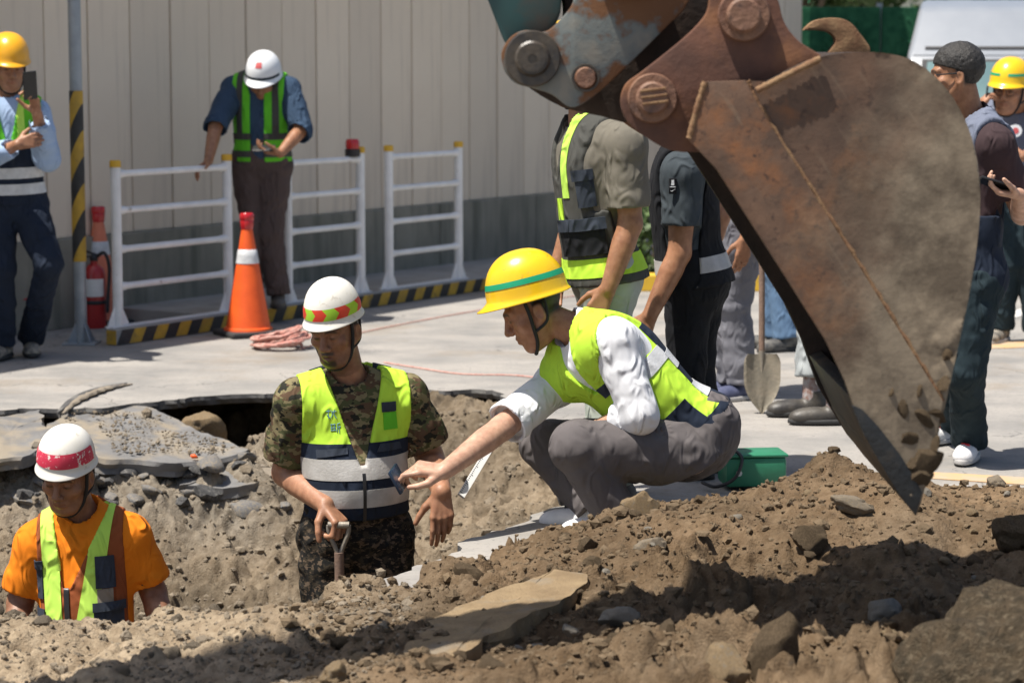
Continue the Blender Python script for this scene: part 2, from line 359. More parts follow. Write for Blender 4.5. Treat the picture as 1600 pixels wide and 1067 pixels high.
# strip of bare asphalt kept clear along the pit's right-hand lip
STRIP = [(.22, 9.2), (.05, 8.78), (-.12, 8.43), (-.24, 8.16), (-.36, 7.92), (-.53, 7.63), (-.36, 7.52), (-.20, 7.72), (.0, 8.0), (.16, 8.27), (.5, 8.56), (.6, 9.2)]
ins = inpoly(XY, STRIP); zz[ins] = np.minimum(zz[ins], -.06)
nx, ny = len(xs), len(ys); I = np.arange(nx*ny).reshape(nx, ny)
F4 = np.stack([I[:-1, :-1], I[1:, :-1], I[1:, 1:], I[:-1, 1:]], -1).reshape(-1, 4)
soil = mk('soil_ground', np.column_stack([XY, zz]), F4, 'soil'); tag(soil, kind='structure')
# dry grey earth inside the pit, browner spoil on the heap, paler trodden dust on the left
p3 = np.column_stack([XY, zz])
brown = np.clip((XY[:, 0]+.75)/.7, 0, 1)*np.clip((8.6-XY[:, 1])/.35, 0, 1)
brown = np.clip(brown+.28*fbm(p3*2.3, 4, 3)*(XY[:, 1] < 8.3), 0, 1)[:, None]
dust = (np.clip((-.35-XY[:, 0])/.6, 0, 1)*np.clip((7.6-XY[:, 1])/.2, 0, 1))[:, None]
cg = V(.222, .178, .126)*(1+.34*fbm(p3*3.1, 4, 8))[:, None]; cb = V(.172, .120, .073)*(1+.38*fbm(p3*3.2, 4, 9))[:, None]; cd = V(.39, .31, .215)*(1+.15*fbm(p3*5, 3, 10))[:, None]
shelf = (np.clip((-.95-XY[:, 0])/.3, 0, 1)*np.clip((XY[:, 1]-10.55)/.2, 0, 1)*np.clip((11.7-XY[:, 1])/.3, 0, 1))[:, None]; cg = cg*(1-shelf)+V(.30, .26, .205)*shelf*(1+.25*fbm(p3*V(3, 9, 3), 3, 15))[:, None]
cc = cg*(1-brown)+cb*brown; cc = cc*(1-dust)+(cd*(1-.5*brown)+cb*.5*brown)*dust
setcol(soil, np.clip(cc, .012, .8))

# ------------------------------------------------------------------ road sheet with the hole, broken asphalt lip
rnd = random.Random(7)
def jag(poly, step, amp, seed):
    o = []
    for (x1, y1), (x2, y2) in zip(poly, poly[1:]+poly[:1]):
        n = max(1, int(math.hypot(x2-x1, y2-y1)/step))
        for k in range(n): o.append((x1+(x2-x1)*k/n, y1+(y2-y1)*k/n))
    q = np.array([(a, b, 0) for a, b in o]); dx = vnoise(q*6, seed)*amp+vnoise(q*23, seed+3)*amp*.5; dy = vnoise(q*6, seed+1)*amp+vnoise(q*23, seed+4)*amp*.5
    return [(a+float(i), b+float(j)) for (a, b), i, j in zip(o, dx, dy)]
hole = jag(PITP, .03, .05, 5)
bm = bmesh.new()
ov = [bm.verts.new((x, y, 0)) for x, y in ((-80, -30), (90, -30), (90, 160), (-80, 160))]
hv = [bm.verts.new((x, y, 0)) for x, y in hole]
es = [bm.edges.new((a, b)) for a, b in zip(ov, ov[1:]+ov[:1])]+[bm.edges.new((a, b)) for a, b in zip(hv, hv[1:]+hv[:1])]
bmesh.ops.triangle_fill(bm, edges=es, use_beauty=True)
for f in bm.faces:
    if f.normal.z < 0: f.normal_flip()
me = bpy.data.meshes.new('road'); bm.to_mesh(me); bm.free(); me.materials.append(M['road'])
tag(link(bpy.data.objects.new('road', me)), kind='structure')
lipv = []; lipf = []
for i, (x, y) in enumerate(hole):
    cx, cy = -1.2, 9.6; d = np.array([cx-x, cy-y]); d /= np.linalg.norm(d); j = rnd.uniform(0, .02)
    lipv += [(x, y, -.001), (x+d[0]*j*.4, y+d[1]*j*.4, -.02), (x-d[0]*j, y-d[1]*j, -.045), (x-d[0]*.06, y-d[1]*.06, -.055), (x-d[0]*.5, y-d[1]*.5, -.06)]
n = len(hole)
for i in range(n):
    for k in range(4): lipf.append((i*5+k, i*5+k+1, ((i+1) % n)*5+k+1, ((i+1) % n)*5+k))
tag(mk('road_edge', lipv, lipf, 'asphalt', smooth=False), kind='structure')

# pale broken edge of asphalt under the crouching man (rests on the lip)
def slab(name, label, pts, thick, matn, cat='slab', seed=1, sub=.03, amp=.025, group=None):
    """irregular broken slab: pts are 3-D corner points of the top face"""
    o = []
    for a, b in zip(pts, pts[1:]+pts[:1]):
        n = max(1, int(np.linalg.norm(b-a)/sub))
        for k in range(n): o.append(a+(b-a)*k/n)
    q = np.array(o); q[:, 0] += (vnoise(q*7, seed)+.7*vnoise(q*19, seed+2))*amp; q[:, 1] += (vnoise(q*7, seed+1)+.7*vnoise(q*19, seed+3))*amp*1.4
    c = q.mean(0); n = len(q); vs = [tuple(c)]; fs = []
    rings = [(.2, 0), (.4, 0), (.6, 0), (.78, 0), (.92, 0), (1, 0), (1.015, -.3), (.98, -.65), (.99, -1)]
    for s, dz in rings:
        r = c+(q-c)*[[s, s, 1]]; r[:, 2] = c[2]+(q[:, 2]-c[2])*s+dz*thick
        if dz == 0: r[:, 2] += (.016*vnoise(r*5, seed+5)+.006*vnoise(r*25, seed+6))*(1 if s < .99 else .5)
        else: r[:, :2] += .016*np.column_stack([vnoise(r*30, seed+7), vnoise(r*30, seed+8)])
        vs += [tuple(t) for t in r]
    for k in range(n): fs.append((0, 1+k, 1+(k+1) % n))
    for j in range(len(rings)-1):
        for k in range(n): fs.append((1+j*n+k, 1+(j+1)*n+k, 1+(j+1)*n+(k+1) % n, 1+j*n+(k+1) % n))
    ob = mk(name, vs, fs, matn, smooth=False); ob.data.set_sharp_from_angle(angle=R(30)); ob.data.polygons.foreach_set('use_smooth', [True]*len(ob.data.polygons))
    return tag(ob, label, cat, group)
slab('asphalt_slab', 'large dark sagging asphalt slab below the black hollow at the pit edge', [PG(58, 690, -.05), PG(105, 640, -.008), PG(170, 632, -.006), PG(222, 634, -.012), PG(290, 662, -.08), PG(388, 702, -.14), PG(345, 716, -.15), PG(255, 722, -.14), PG(165, 716, -.12)], .07, 'asphalt_light', seed=3)
slab('asphalt_slab', 'pale broken road slab at the left edge of the photo above the red banded helmet', [PG(-60, 672, -.005), PG(0, 650, -.005), PG(60, 640, -.006), PG(78, 690, -.06), PG(40, 712, -.09), PG(-60, 722, -.1)], .06, 'asphalt_light', seed=13)
slab('road_base_slab', 'long tan layer of broken road base below the sagging asphalt slab', [PG(120, 726, -.17), PG(250, 722, -.18), PG(400, 722, -.2), PG(455, 738, -.24), PG(390, 752, -.25), PG(250, 752, -.24), PG(150, 748, -.22)], .08, 'strata', seed=23)
slab('road_base_slab', 'tan slab of layered road base left of the camouflage worker, lower shelf', [PG(215, 762, -.29), PG(330, 758, -.29), PG(360, 768, -.31), PG(330, 782, -.33), PG(240, 784, -.33)], .10, 'strata', seed=33)
slab('asphalt_chunk', 'grey flat chunk of asphalt beside the small orange scrap', [PG(290, 736, -.2), PG(385, 728, -.2), PG(402, 748, -.24), PG(355, 764, -.26), PG(285, 758, -.25)], .05, 'asphalt_light', seed=43)
slab('asphalt_chunk', 'dark asphalt chunk leaning at the left edge behind the orange shirted worker', [PG(-40, 815, -.38), PG(5, 800, -.38), PG(22, 835, -.45), PG(5, 880, -.56), PG(-40, 885, -.56)], .06, 'asphalt', seed=53)
slab('flat_stone', 'long flat tan stone lying on the soil at the lower middle of the photo', [PG(615, 1030, .10), PG(640, 990, .105), PG(760, 925, .12), PG(870, 888, .13), PG(915, 895, .14), PG(905, 920, .14), PG(780, 985, .125), PG(668, 1045, .115)], .08, 'stone_tan', 'stone', seed=63)
slab('flat_stone', 'pale flat stone at the brown rim in front of the orange shirted worker', [PG(265, 985, .05), PG(345, 965, .05), PG(352, 985, .05), PG(300, 1000, .05)], .05, 'stone_grey', 'stone', seed=73, amp=.008)

ck_ = smoothpath([PG(98, 646, .004), PG(118, 628, .012), PG(145, 614, .016), PG(175, 605, .012), PG(206, 600, .004)], 8)
bm = bmesh.new(); bm_tube(bm, ck_, [(.004+(.008+.005*math.sin(k*2.3))*math.sin(math.pi*k/(len(ck_)-1)), .006+(.016+.008*math.sin(k*1.7+1))*math.sin(math.pi*k/(len(ck_)-1))) for k in range(len(ck_))], 8); tag(mkbm('raised_crack', bm, 'strata', None, autos=40), 'raised tan broken edge on the road above the sagging slab', 'crack')
bm = bmesh.new(); bm_tube(bm, [q+V(-.035, .05, -.008) for q in ck_], [(.010, .004+.03*math.sin(math.pi*k/(len(ck_)-1))) for k in range(len(ck_))], 8); tag(mkbm('road_crack', bm, 'asphalt', None, autos=40), 'dark open crack beside the raised tan edge on the road', 'crack')
# ------------------------------------------------------------------ stones and clods
def rockmesh(name, seed, sub=3, flat=.75, rough=.35, matn='stone', pointy=0):
    bm = bmesh.new(); bmesh.ops.create_icosphere(bm, subdivisions=sub, radius=1)
    p = np.array([v.co[:] for v in bm.verts]); r = random.Random(seed)
    d = 1+rough*fbm(p*1.1+seed*3.1, 3, seed)+.10*vnoise(p*4+seed, seed+2)
    if pointy: d = d+.07*billow(p*5+seed, 3, seed+9)+.02*fbm(p*22, 3, seed+11)
    for _ in range(0 if pointy else 7):                                    # broken facets
        n = nrm([r.gauss(0, 1) for _ in range(3)]); h = r.uniform(.62, .95); q = p*d[:, None]; s = q@n
        d = np.where(s > h, d*h/np.maximum(s, 1e-6)*1.0+.0*d, d)
    q = p*d[:, None]*[[1, r.uniform(.7, .95), flat]]
    for v, c in zip(bm.verts, q): v.co = c
    me = bpy.data.meshes.new(name); bm.to_mesh(me); bm.free(); me.materials.append(M[matn]); me.polygons.foreach_set('use_smooth', [True]*len(me.polygons))
    me.set_sharp_from_angle(angle=R(38)); return me
def place(me, name, label, cat, loc, s, rz=0, rx=0, ry=0, group=None):
    o = bpy.data.objects.new(name, me); o.location = Vector([float(c) for c in loc]); o.scale = s if isinstance(s, tuple) else (s, s, s); o.rotation_euler = (rx, ry, rz)
    COL.objects.link(o); return tag(o, label, cat, group)
def onter(px, py, it=8, y0=7.0):
    """walk a pixel ray down to the soil"""
    best = None
    for Y in np.arange(5.0, 13.0, .03):
        p = P(px, py, Y)
        if p[2] <= float(base_h(np.array([[p[0], p[1]]]))[0])+.02: return p
    return P(px, py, 8)
BIG = [('rock', 'big tan rock lying at the mouth of the black hollow', 'rock', PG(318, 668, -.12), .105, 'stone_tan', 101, (0, 0, .4)),
       ('rock', 'pale rock capped with brown soil in front of the crouching man', 'rock', P(998, 802, 7.95), .085, 'stone_tan', 102, (.5, .5, 1)),
       ('rock', 'round grey rock below the soil-capped rock on the heap', 'rock', onter(1017, 857), .06, 'stone', 103, (0, 0, .2)),
       ('rock', 'rounded brown stone at the foot of the trench shovel', 'rock', P(538, 927, 7.58), .042, 'stone_tan', 104, (0, 0, 1)),
       ('rock', 'pale earthy stone left of the brown stone at the shovel foot', 'rock', P(515, 940, 7.52), .05, 'clod_grey', 105, (0, 0, 2)),
       ('rock', 'large earthy boulder in the lower right corner', 'rock', V(1.2, 5.72, .19), (.34, .30, .23), 'boulder', 106, (.2, -.42, .5)),
       ('rock', 'upright brown clod at the bottom edge, right of the tan one', 'rock', onter(1205, 1040)+V(0, 0, .03), (.075, .07, .12), 'clod', 107, (.1, .2, .6)),
       ('rock', 'tan clod at the bottom edge, left of the upright brown one', 'rock', onter(1130, 1050)+V(0, 0, .01), (.085, .075, .085), 'stone_tan', 108, (.1, .3, 2.2)),
       ('rock', 'round brown stone at the bottom edge below the flat tan stone', 'rock', onter(524, 1058), .047, 'stone_tan', 109, (0, 0, .9)),
       ('rock', 'grey rounded rock on the heap crest behind the bucket tip', 'rock', P(1335, 772, 7.98), .075, 'stone', 110, (0, .3, 1.2)),
       ('rock', 'brown boulder topping the heap crest left of the bucket tip', 'rock', P(1290, 727, 8.06), .06, 'clod', 111, (0, 0, .4)),
       ('rock', 'small pointed rock on the heap crest below the white sneaker', 'rock', P(1556, 756, 7.9), .036, 'stone', 112, (.3, .2, .4)),
       ('rock', 'flat shadow-lit stone on the heap left of the bucket tip', 'rock', onter(1336, 790), (.075, .05, .035), 'stone', 113, (.1, .2, .1)),
       ('rock', 'dark rounded stone in the bucket shadow at right', 'rock', onter(1380, 955), .055, 'stone_grey', 114, (0, 0, .3)),
       ('rock', 'smooth grey stone in the bucket shadow at left', 'rock', onter(970, 965), (.06, .05, .035), 'stone_grey', 115, (0, 0, .3)),
       ('rock', 'brown clod in the middle of the heap with a dark hollow beside it', 'rock', onter(1265, 845), .055, 'clod', 116, (0, .4, .3)),
       ('rock', 'pale clod at the right edge of the heap', 'rock', onter(1585, 835), .08, 'clod', 117, (0, .4, .3)),
       ('rock', 'white pebble near the bottom edge between the shadows', 'rock', onter(890, 985), .022, 'stone_grey', 118, (0, .4, .3)),
       ('rock', 'cream pebble at the bottom edge left of the tan clod', 'rock', onter(1020, 1062), (.05, .04, .025), 'stone_tan', 119, (0, 0, .3))]
for nm, lb, ct, loc, s, mt, sd, rot in BIG:
    place(rockmesh(nm, sd, 5 if sd == 106 else 4, .85, .32, mt, sd == 106), nm, lb, ct, loc, s, rot[2], rot[0], rot[1])
RM = [rockmesh('rock', 200+i, 2, .75, .35, ['clod', 'stone', 'clod', 'stone_grey', 'clod', 'stone_tan', 'clod_grey', 'clod_grey', 'stone', 'clod_grey'][i]) for i in range(10)]
rr = random.Random(3); cnt = 0
while cnt < 230:
    if rr.random() < .68: x, y = rr.uniform(-1.6, 1.7), rr.uniform(6.05, 8.1)
    else: x, y = rr.uniform(-2.3, .1), rr.uniform(8.9, 11.9)
    q = np.array([[x, y]])
    if inpoly(q, STRIP)[0]: continue
    inside = inpoly(q, PITP)[0]
    if y > 8.1 and not inside: continue
    z = ter(x, y); s = min(.012+rr.expovariate(1/.011), .05)
    pit = y > 8.3 or x < -.5
    k = rr.choice([6, 7, 9, 1, 6, 7]) if pit else rr.choice([0, 2, 4, 0, 2, 3, 5, 4, 0])
    where = 'earthy clod or stone lying loose in the dug pit' if y > 8.3 else ('small clod or stone on the pale trodden rim at lower left' if x < -.45 else 'loose clod or stone on the brown spoil heap')
    place(RM[k], 'rock', where, 'rock', (x, y, z+s*.08), s, rr.uniform(0, 6.3), rr.uniform(-.5, .5), rr.uniform(-.5, .5), {'e': 'loose stones in the pit', 's': 'loose stones on the trodden rim', 'l': 'loose stones on the spoil heap'}[where[0]])
    cnt += 1
# broken bits of asphalt along the far side of the pit
AM = [rockmesh('asphalt_chunk', 300+i, 2, .42, .3, ['asphalt', 'asphalt_light'][i % 2]) for i in range(4)]
for i in range(34):
    px = rr.uniform(60, 470) if i < 24 else rr.uniform(-20, 240); py = rr.uniform(700, 775); q = onter(px, py)
    if not inpoly(np.array([[q[0], q[1]]]), PITP)[0]: continue
    s = rr.uniform(.03, .085); place(AM[i % 4], 'asphalt_chunk', 'small broken chunk of asphalt strewn below the sagging slab', 'rubble', (q[0], q[1], ter(q[0], q[1])+s*.12), s, rr.uniform(0, 6.3), rr.uniform(-.4, .4), rr.uniform(-.4, .4), 'asphalt chunks strewn below the slab')
sc_ = onter(303, 726); place(RM[1], 'plastic_scrap', 'small orange scrap lying among the asphalt chunks', 'scrap', (sc_[0], sc_[1], sc_[2]+.04), .016); bpy.data.objects['plastic_scrap'].data = RM[1].copy(); bpy.data.objects['plastic_scrap'].data.materials[0] = M['cone_orange']
# crumbs of earth nobody could count, one sheet of real little lumps
ico = bmesh.new(); bmesh.ops.create_icosphere(ico, subdivisions=1, radius=1); bv = np.array([v.co[:] for v in ico.verts]); bf = np.array([[v.index for v in f.verts] for f in ico.faces]); ico.free()
rg = np.random.default_rng(4)
def crumbs(name, n, x0, x1, y0, y1, smin, smean, matn, label, cond, zf=None):
    xy = np.column_stack([rg.uniform(x0, x1, n), rg.uniform(y0, y1, n)]); xy = xy[cond(xy)]; n = len(xy)
    z = base_h(xy)+noise_h(xy) if zf is None else zf(xy); s = np.minimum(smin+rg.exponential(smean, n), .03)
    sc3 = s[:, None]*rg.uniform(.65, 1.15, (n, 3)); sc3[:, 2] *= .8
    jit = 1+rg.uniform(-.42, .42, (n, len(bv), 1)); a = rg.uniform(0, 6.28, n); c, si = np.cos(a), np.sin(a)
    v = bv[None]*jit*sc3[:, None, :]; vx = v[..., 0]*c[:, None]-v[..., 1]*si[:, None]; vy = v[..., 0]*si[:, None]+v[..., 1]*c[:, None]
    v = np.stack([vx+xy[:, :1], vy+xy[:, 1:], v[..., 2]+(z+s*.2)[:, None]], -1).reshape(-1, 3)
    f = (bf[None]+np.arange(n)[:, None, None]*len(bv)).reshape(-1, 3)
    return tag(mk(name, v, f, matn, smooth=False), label, 'soil', kind='stuff')
heapc = lambda q: ~inpoly(q, STRIP)
crumbs('soil_crumbs', 8000, -.7, 1.8, 6.0, 8.25, .0025, .0042, 'clod', 'brown crumbs of earth strewn over the spoil heap', heapc)
crumbs('soil_crumbs', 4200, -1.7, -.3, 6.1, 7.6, .0022, .0028, 'clod_grey', 'pale crumbs of dry earth on the trodden rim', heapc)
crumbs('soil_crumbs', 6000, -2.4, .2, 8.7, 12.0, .003, .005, 'clod_grey', 'grey crumbs of earth inside the dug pit', lambda q: inpoly(q, PITP))

SL = [PG(75, 690, -.05), PG(115, 646, -.008), PG(222, 640, -.012), PG(290, 664, -.08), PG(370, 700, -.135), PG(335, 714, -.15), PG(165, 712, -.11)]
_ps = np.array(SL); _pl = np.linalg.lstsq(np.column_stack([_ps[:, :2], np.ones(len(_ps))]), _ps[:, 2], rcond=None)[0]
crumbs('soil_crumbs', 2600, -2.3, -1.2, 10.9, 11.8, .0012, .0025, 'clod_grey', 'crumbs of dry earth lying on the sagging asphalt slab', lambda q: inpoly(q, [(t[0], t[1]) for t in SL]) & (fbm(np.column_stack([q*4, q[:, :1]*0]), 2, 3) > -.25), lambda q: np.column_stack([q, np.ones(len(q))])@_pl+.006)
# ------------------------------------------------------------------ wall of boards on a concrete footing, kerb in front
WD = nrm([.537, .843, 0]); WN = V(WD[1], -WD[0], 0)           # along the wall, out of the wall
W0 = V(-3.057, 14.676, 0); WH = 5.6
WROT = Matrix((WD, -WN, (0, 0, 1))).transposed()
def wp(t, o, z): return W0+WD*t+WN*o+V(0, 0, z)
wall = thing('hoarding_wall', 'tall beige wall of upright panels on a dark concrete footing', 'wall', wp(3, 0, 0))
pitch = .395; k0 = int(-4.5/pitch); k1 = int(10.9/pitch)
bm = bmesh.new(); bm_box(bm, (0, 0, (WH-.55)/2), (pitch-.012, .05, WH-.55), None, .006); pm = bpy.data.meshes.new('panel'); bm.to_mesh(pm); bm.free(); pm.materials.append(M['wall'])
rw = random.Random(12)
for k in range(k0, k1+1):
    o = bpy.data.objects.new('panel', pm); COL.objects.link(o); o.parent = wall
    o.matrix_parent_inverse = WM[wall.name].inverted()
    o.matrix_world = Matrix.Translation(Vector(wp((k+.38)*pitch, -.03+rw.uniform(-.004, .004), .56))) @ WROT.to_4x4()
    o.matrix_basis = o.matrix_world.copy()
bm = bmesh.new(); bm_box(bm, wp((k0+k1)/2*pitch+.1, -.08, WH/2), ((k1-k0)*pitch, .04, WH-.1), WROT); mkbm('backing', bm, 'dado', wall)
t = k0*pitch
while t < 10.75:
    L_ = rw.uniform(1.1, 1.5); bm = bmesh.new(); bm_box(bm, wp(t+L_/2, -.02, .28), (L_-.01, .12, .56), WROT, .006); mkbm('footing_block', bm, 'dado', wall); t += L_
KO = .90                                                       # kerb face, metres out from the wall
bm = bmesh.new(); bm_box(bm, wp(5.85, KO/2-.03, .046), (9.9, KO-.07, .092), WROT, .004); tag(mkbm('wall_plinth', bm, 'concrete'), kind='structure')
kerb = thing('striped_kerb', 'low kerb painted in yellow and black stripes under the white barriers', 'kerb', wp(2, KO, 0))
bm = bmesh.new(); bm_box(bm, wp(5.37, KO-.02, .049), (10.9, .08, .098), WROT, .008); mkbm('kerb_beam', bm, 'concrete', kerb)
sw = .105; i = 0; t = -.08
while t < 7.5:
    sl = .05                                                    # slanted stripes: one painted plate each
    q = [wp(t, KO+.0225, .006), wp(t+sw, KO+.0225, .006), wp(t+sw+sl, KO+.0225, .09), wp(t+sl, KO+.0225, .09)]
    bm = bmesh.new(); bm_prism(bm, q, WN*.003); mkbm('stripe', bm, 'stripe_yellow' if i % 2 else 'black_paint', kerb); t += sw; i += 1

q = [wp(-.0805, KO+.018, .006), wp(-.0805, KO+.018, .09), wp(-.0805, KO-.056, .09), wp(-.0805, KO-.056, .006)]
bm = bmesh.new(); bm_prism(bm, q, -WD*.003); mkbm('end_plate', bm, 'stripe_yellow', kerb)
def barrier(t0, t1, label):
    b = thing('pipe_barrier', label, 'barrier', wp((t0+t1)/2, KO-.055, .098), 'white pipe barriers on the kerb')
    for t in (t0, t1):
        c = wp(t, KO-.055, .098)
        bm = bmesh.new(); bm_tube(bm, [c, c+V(0, 0, .95)], .031, 18); mkbm('post', bm, 'white_paint', b, autos=40)
        bm = bmesh.new(); bm_lathe(bm, [(.034, .945), (.034, .975), (.03, .985), (0, .987)], c, 18); mkbm('post_cap', bm, 'yellow_paint', b, autos=40)
        for s in (-1, 1):
            bm = bmesh.new(); a = c+WD*s*.028
            bm_prism(bm, [a-WN*.004, a+WD*s*.07-WN*.004, a+V(0, 0, .13)-WN*.004], WN*.008); mkbm('gusset', bm, 'white_paint', b)
    for z in (.24, .46, .69, .905):
        bm = bmesh.new(); m = (t0+t1)/2; a = wp(t0, KO-.055, .098+z); c = wp(t1, KO-.055, .098+z)
        bm_tube(bm, [a, a+WD*.05, a+WD*.09, c-WD*.09, c-WD*.05, c], [.027, .026, .02, .02, .026, .027], 14); mkbm('rail', bm, 'white_paint', b, autos=50)
    bm = bmesh.new(); bm_box(bm, wp((t0+t1)/2, KO-.055, .102), (t1-t0+.16, .07, .008), WROT, .002); mkbm('base_plate', bm, 'white_paint', b)
# positions along the wall read from the post feet
BT = [(.02, 1.05), (1.66, 2.46), (2.79, 3.65)]
BO = .0
_o = wp(0, KO-.055, 0); _t = float(np.dot(V(-2.34, 14.22, 0)-W0, WD))
barrier(_t+BT[0][0], _t+BT[0][1], 'white pipe barrier at left, under the hand of the man with the white helmet')
barrier(_t+BT[1][0], _t+BT[1][1], 'middle white pipe barrier with a red warning lamp on its post')
barrier(_t+BT[2][0], _t+BT[2][1], 'white pipe barrier furthest right along the wall')
BTT = _t
def beacon(loc, label, s=1):
    b = thing('warning_lamp', label, 'lamp', loc)
    bm = bmesh.new(); bm_lathe(bm, [(0, 0), (.05*s, 0), (.052*s, .045*s), (.044*s, .05*s), (0, .05*s)], loc, 20); mkbm('lamp_base', bm, 'black_plastic', b, autos=40)
    bm = bmesh.new(); bm_lathe(bm, [(.044*s, .05*s), (.047*s, .06*s), (.046*s, .1*s), (.038*s, .115*s), (0, .118*s)], loc, 20); mkbm('lens', bm, 'red_lens', b, autos=40)
beacon(wp(BTT+2.46-.085, KO-.055, .098+.905+.02), 'red warning lamp with black base on the middle barrier')

# ------------------------------------------------------------------ sign pole with yellow and black sleeve
pb = PG(127, 537); pole = thing('sign_pole', 'grey steel pole with a yellow and black striped sleeve at left', 'pole', pb)
bm = bmesh.new(); bm_tube(bm, [pb, pb+V(0, 0, 3.4)], .037, 24); mkbm('pole_tube', bm, 'galv', pole, autos=50)
def helix(name, matn, z0, z1, a0):
    """slanted band wrapped round the pole"""
    v = []; f = []; n = 36
    for k in range(n+1):
        a = 2*math.pi*k/n; dz = .085*math.cos(a-a0)
        for z, r in ((z0+dz, .0375), (z0+dz, .0405), (z1+dz, .0405), (z1+dz, .0375)): v.append(pb+V(math.cos(a)*r, math.sin(a)*r, min(max(z, .49), 1.49)))
    for k in range(n):
        for j in range(3): f.append((k*4+j, k*4+j+1, k*4+4+j+1, k*4+4+j))
    mk(name, v, f, matn, pole, smooth=False)
z = .40; i = 0
while z < 1.6: helix('stripe', 'stripe_yellow' if i % 2 == 0 else 'black_paint', z, z+.155, R(-10)); z += .155; i += 1
bm = bmesh.new(); bm_box(bm, pb+V(0, 0, .006), (.20, .20, .012), None, .003); mkbm('foot_plate', bm, 'galv', pole)
for a in range(4):
    d = V(math.cos(a*math.pi/2+.78), math.sin(a*math.pi/2+.78), 0); e = V(-d[1], d[0], 0); bm = bmesh.new(); c = pb+V(0, 0, .012)
    bm_prism(bm, [c+d*.034-e*.004, c+d*.1-e*.004, c+d*.034+V(0, 0, .12)-e*.004], e*.008); mkbm('gusset', bm, 'galv', pole)
    bm = bmesh.new(); bm_lathe(bm, [(0, .022), (.009, .022), (.009, .012)], pb+(d+e)*.062, 6); mkbm('bolt', bm, 'galv', pole)

# ------------------------------------------------------------------ traffic cones, extinguisher
def cone(c, h, label, body, lamp_label):
    t = thing('traffic_cone', label, 'cone', c)
    bm = bmesh.new(); bm_box(bm, c+V(0, 0, .018), (.34, .34, .036), Matrix.Rotation(.5, 3, 'Z'), .012); mkbm('base', bm, 'rubber', t)
    r0, r1 = .135, .032
    bm = bmesh.new(); bm_lathe(bm, [(r0+.015, .036), (r0+.012, .05)]+[(r0+(r1-r0)*k/10, .055+(h-.055)*k/10) for k in range(11)]+[(0, h)], c, 32); mkbm('cone_body', bm, body, t, autos=40)
    bm = bmesh.new(); za, zb_ = .64, .78
    bm_lathe(bm, [(r0+(r1-r0)*za+.0008, .055+(h-.055)*za)]+[(r0+(r1-r0)*k+.0035, .055+(h-.055)*k) for k in (za+.002, (za+zb_)/2, zb_-.002)]+[(r0+(r1-r0)*zb_+.0008, .055+(h-.055)*zb_)], c, 32); mkbm('reflective_band', bm, 'reflect', t, autos=60)
    l = V(*c)+V(0, 0, h-.012)
    b = thing('warning_lamp', lamp_label, 'lamp', l)
    bm = bmesh.new(); bm_lathe(bm, [(.036, 0), (.04, .02), (.042, .05), (.04, .055)], l, 20); mkbm('lamp_base', bm, 'red_lens', b, autos=40)
    bm = bmesh.new(); bm_lathe(bm, [(.041, .055), (.044, .062), (.044, .09), (.036, .10), (0, .102)], l, 20); mkbm('lens', bm, 'red_lens', b, autos=40)
cone(PG(388, 524), .66, 'bright orange traffic cone in front of the white barrier', 'cone_orange', 'red lamp on top of the bright orange cone')
cone(PG(157, 506, 0)+V(0, 0, 0), .66, 'faded orange traffic cone behind the striped pole', 'cone_faded', 'red lamp on top of the faded cone behind the striped pole')
ec = PG(149, 512); ex = thing('fire_extinguisher', 'red fire extinguisher beside the striped pole', 'extinguisher', ec)
bm = bmesh.new(); bm_lathe(bm, [(0, 0), (.066, 0), (.07, .02), (.07, .33), (.06, .37), (.035, .395), (.022, .4), (.022, .42), (0, .42)], ec, 24); mkbm('cylinder', bm, 'red_ext', ex, autos=50)
bm = bmesh.new(); bm_lathe(bm, [(.0705, .15), (.0725, .155), (.0725, .17), (.0705, .175)], ec, 24); mkbm('strap', bm, 'black_plastic', ex, autos=50)
bm = bmesh.new(); bm_lathe(bm, [(.024, .42), (.026, .44), (.012, .47), (0, .47)], ec, 12); bm_box(bm, ec+V(-.03, 0, .475), (.11, .02, .014), Matrix.Rotation(.35, 3, 'Y'), .004); bm_box(bm, ec+V(-.03, 0, .447), (.1, .018, .01), None, .003); mkbm('valve', bm, 'black_plastic', ex)
bm = bmesh.new(); bm_tube(bm, smoothpath([ec+V(.02, 0, .45), ec+V(.07, -.02, .47), ec+V(.10, -.03, .38), ec+V(.09, -.04, .2), ec+V(.085, -.04, .1)]), .011, 10); mkbm('hose', bm, 'rubber', ex, autos=60)
bm = bmesh.new(); bm_lathe(bm, [(.0708, .2), (.0722, .201), (.0722, .31), (.0708, .311)], ec, 24)
for v in list(bm.verts):
    if v.co.y > ec[1]-.035: bm.verts.remove(v)
mkbm('paper_label', bm, 'white_plastic', ex)
pc = PG(22, 520); pl = thing('paint_pail', 'white pail with a red lid behind the legs of the man at left', 'pail', pc)
bm = bmesh.new(); bm_lathe(bm, [(0, 0), (.095, 0), (.108, .2), (.108, .215)], pc, 24); mkbm('pail_body', bm, 'white_plastic', pl, autos=40)
bm = bmesh.new(); bm_lathe(bm, [(.114, .21), (.098, .245), (.11, .27), (0, .275)], pc, 24); mkbm('lid', bm, 'red_ext', pl, autos=40)
bo = pc+V(-.01, 0, .276); bt = thing('water_bottle', 'blue and white bottle on the red pail lid', 'bottle', bo)
bm = bmesh.new(); bm_lathe(bm, [(0, 0), (.035, 0), (.037, .02), (.037, .15), (.03, .18), (.014, .2)], bo, 18); mkbm('bottle_body', bm, 'blue_plastic', bt, autos=50)
bm = bmesh.new(); bm_lathe(bm, [(.0372, .06), (.0385, .062), (.0385, .1), (.0372, .102)], bo, 18); mkbm('paper_label', bm, 'white_plastic', bt, autos=50)
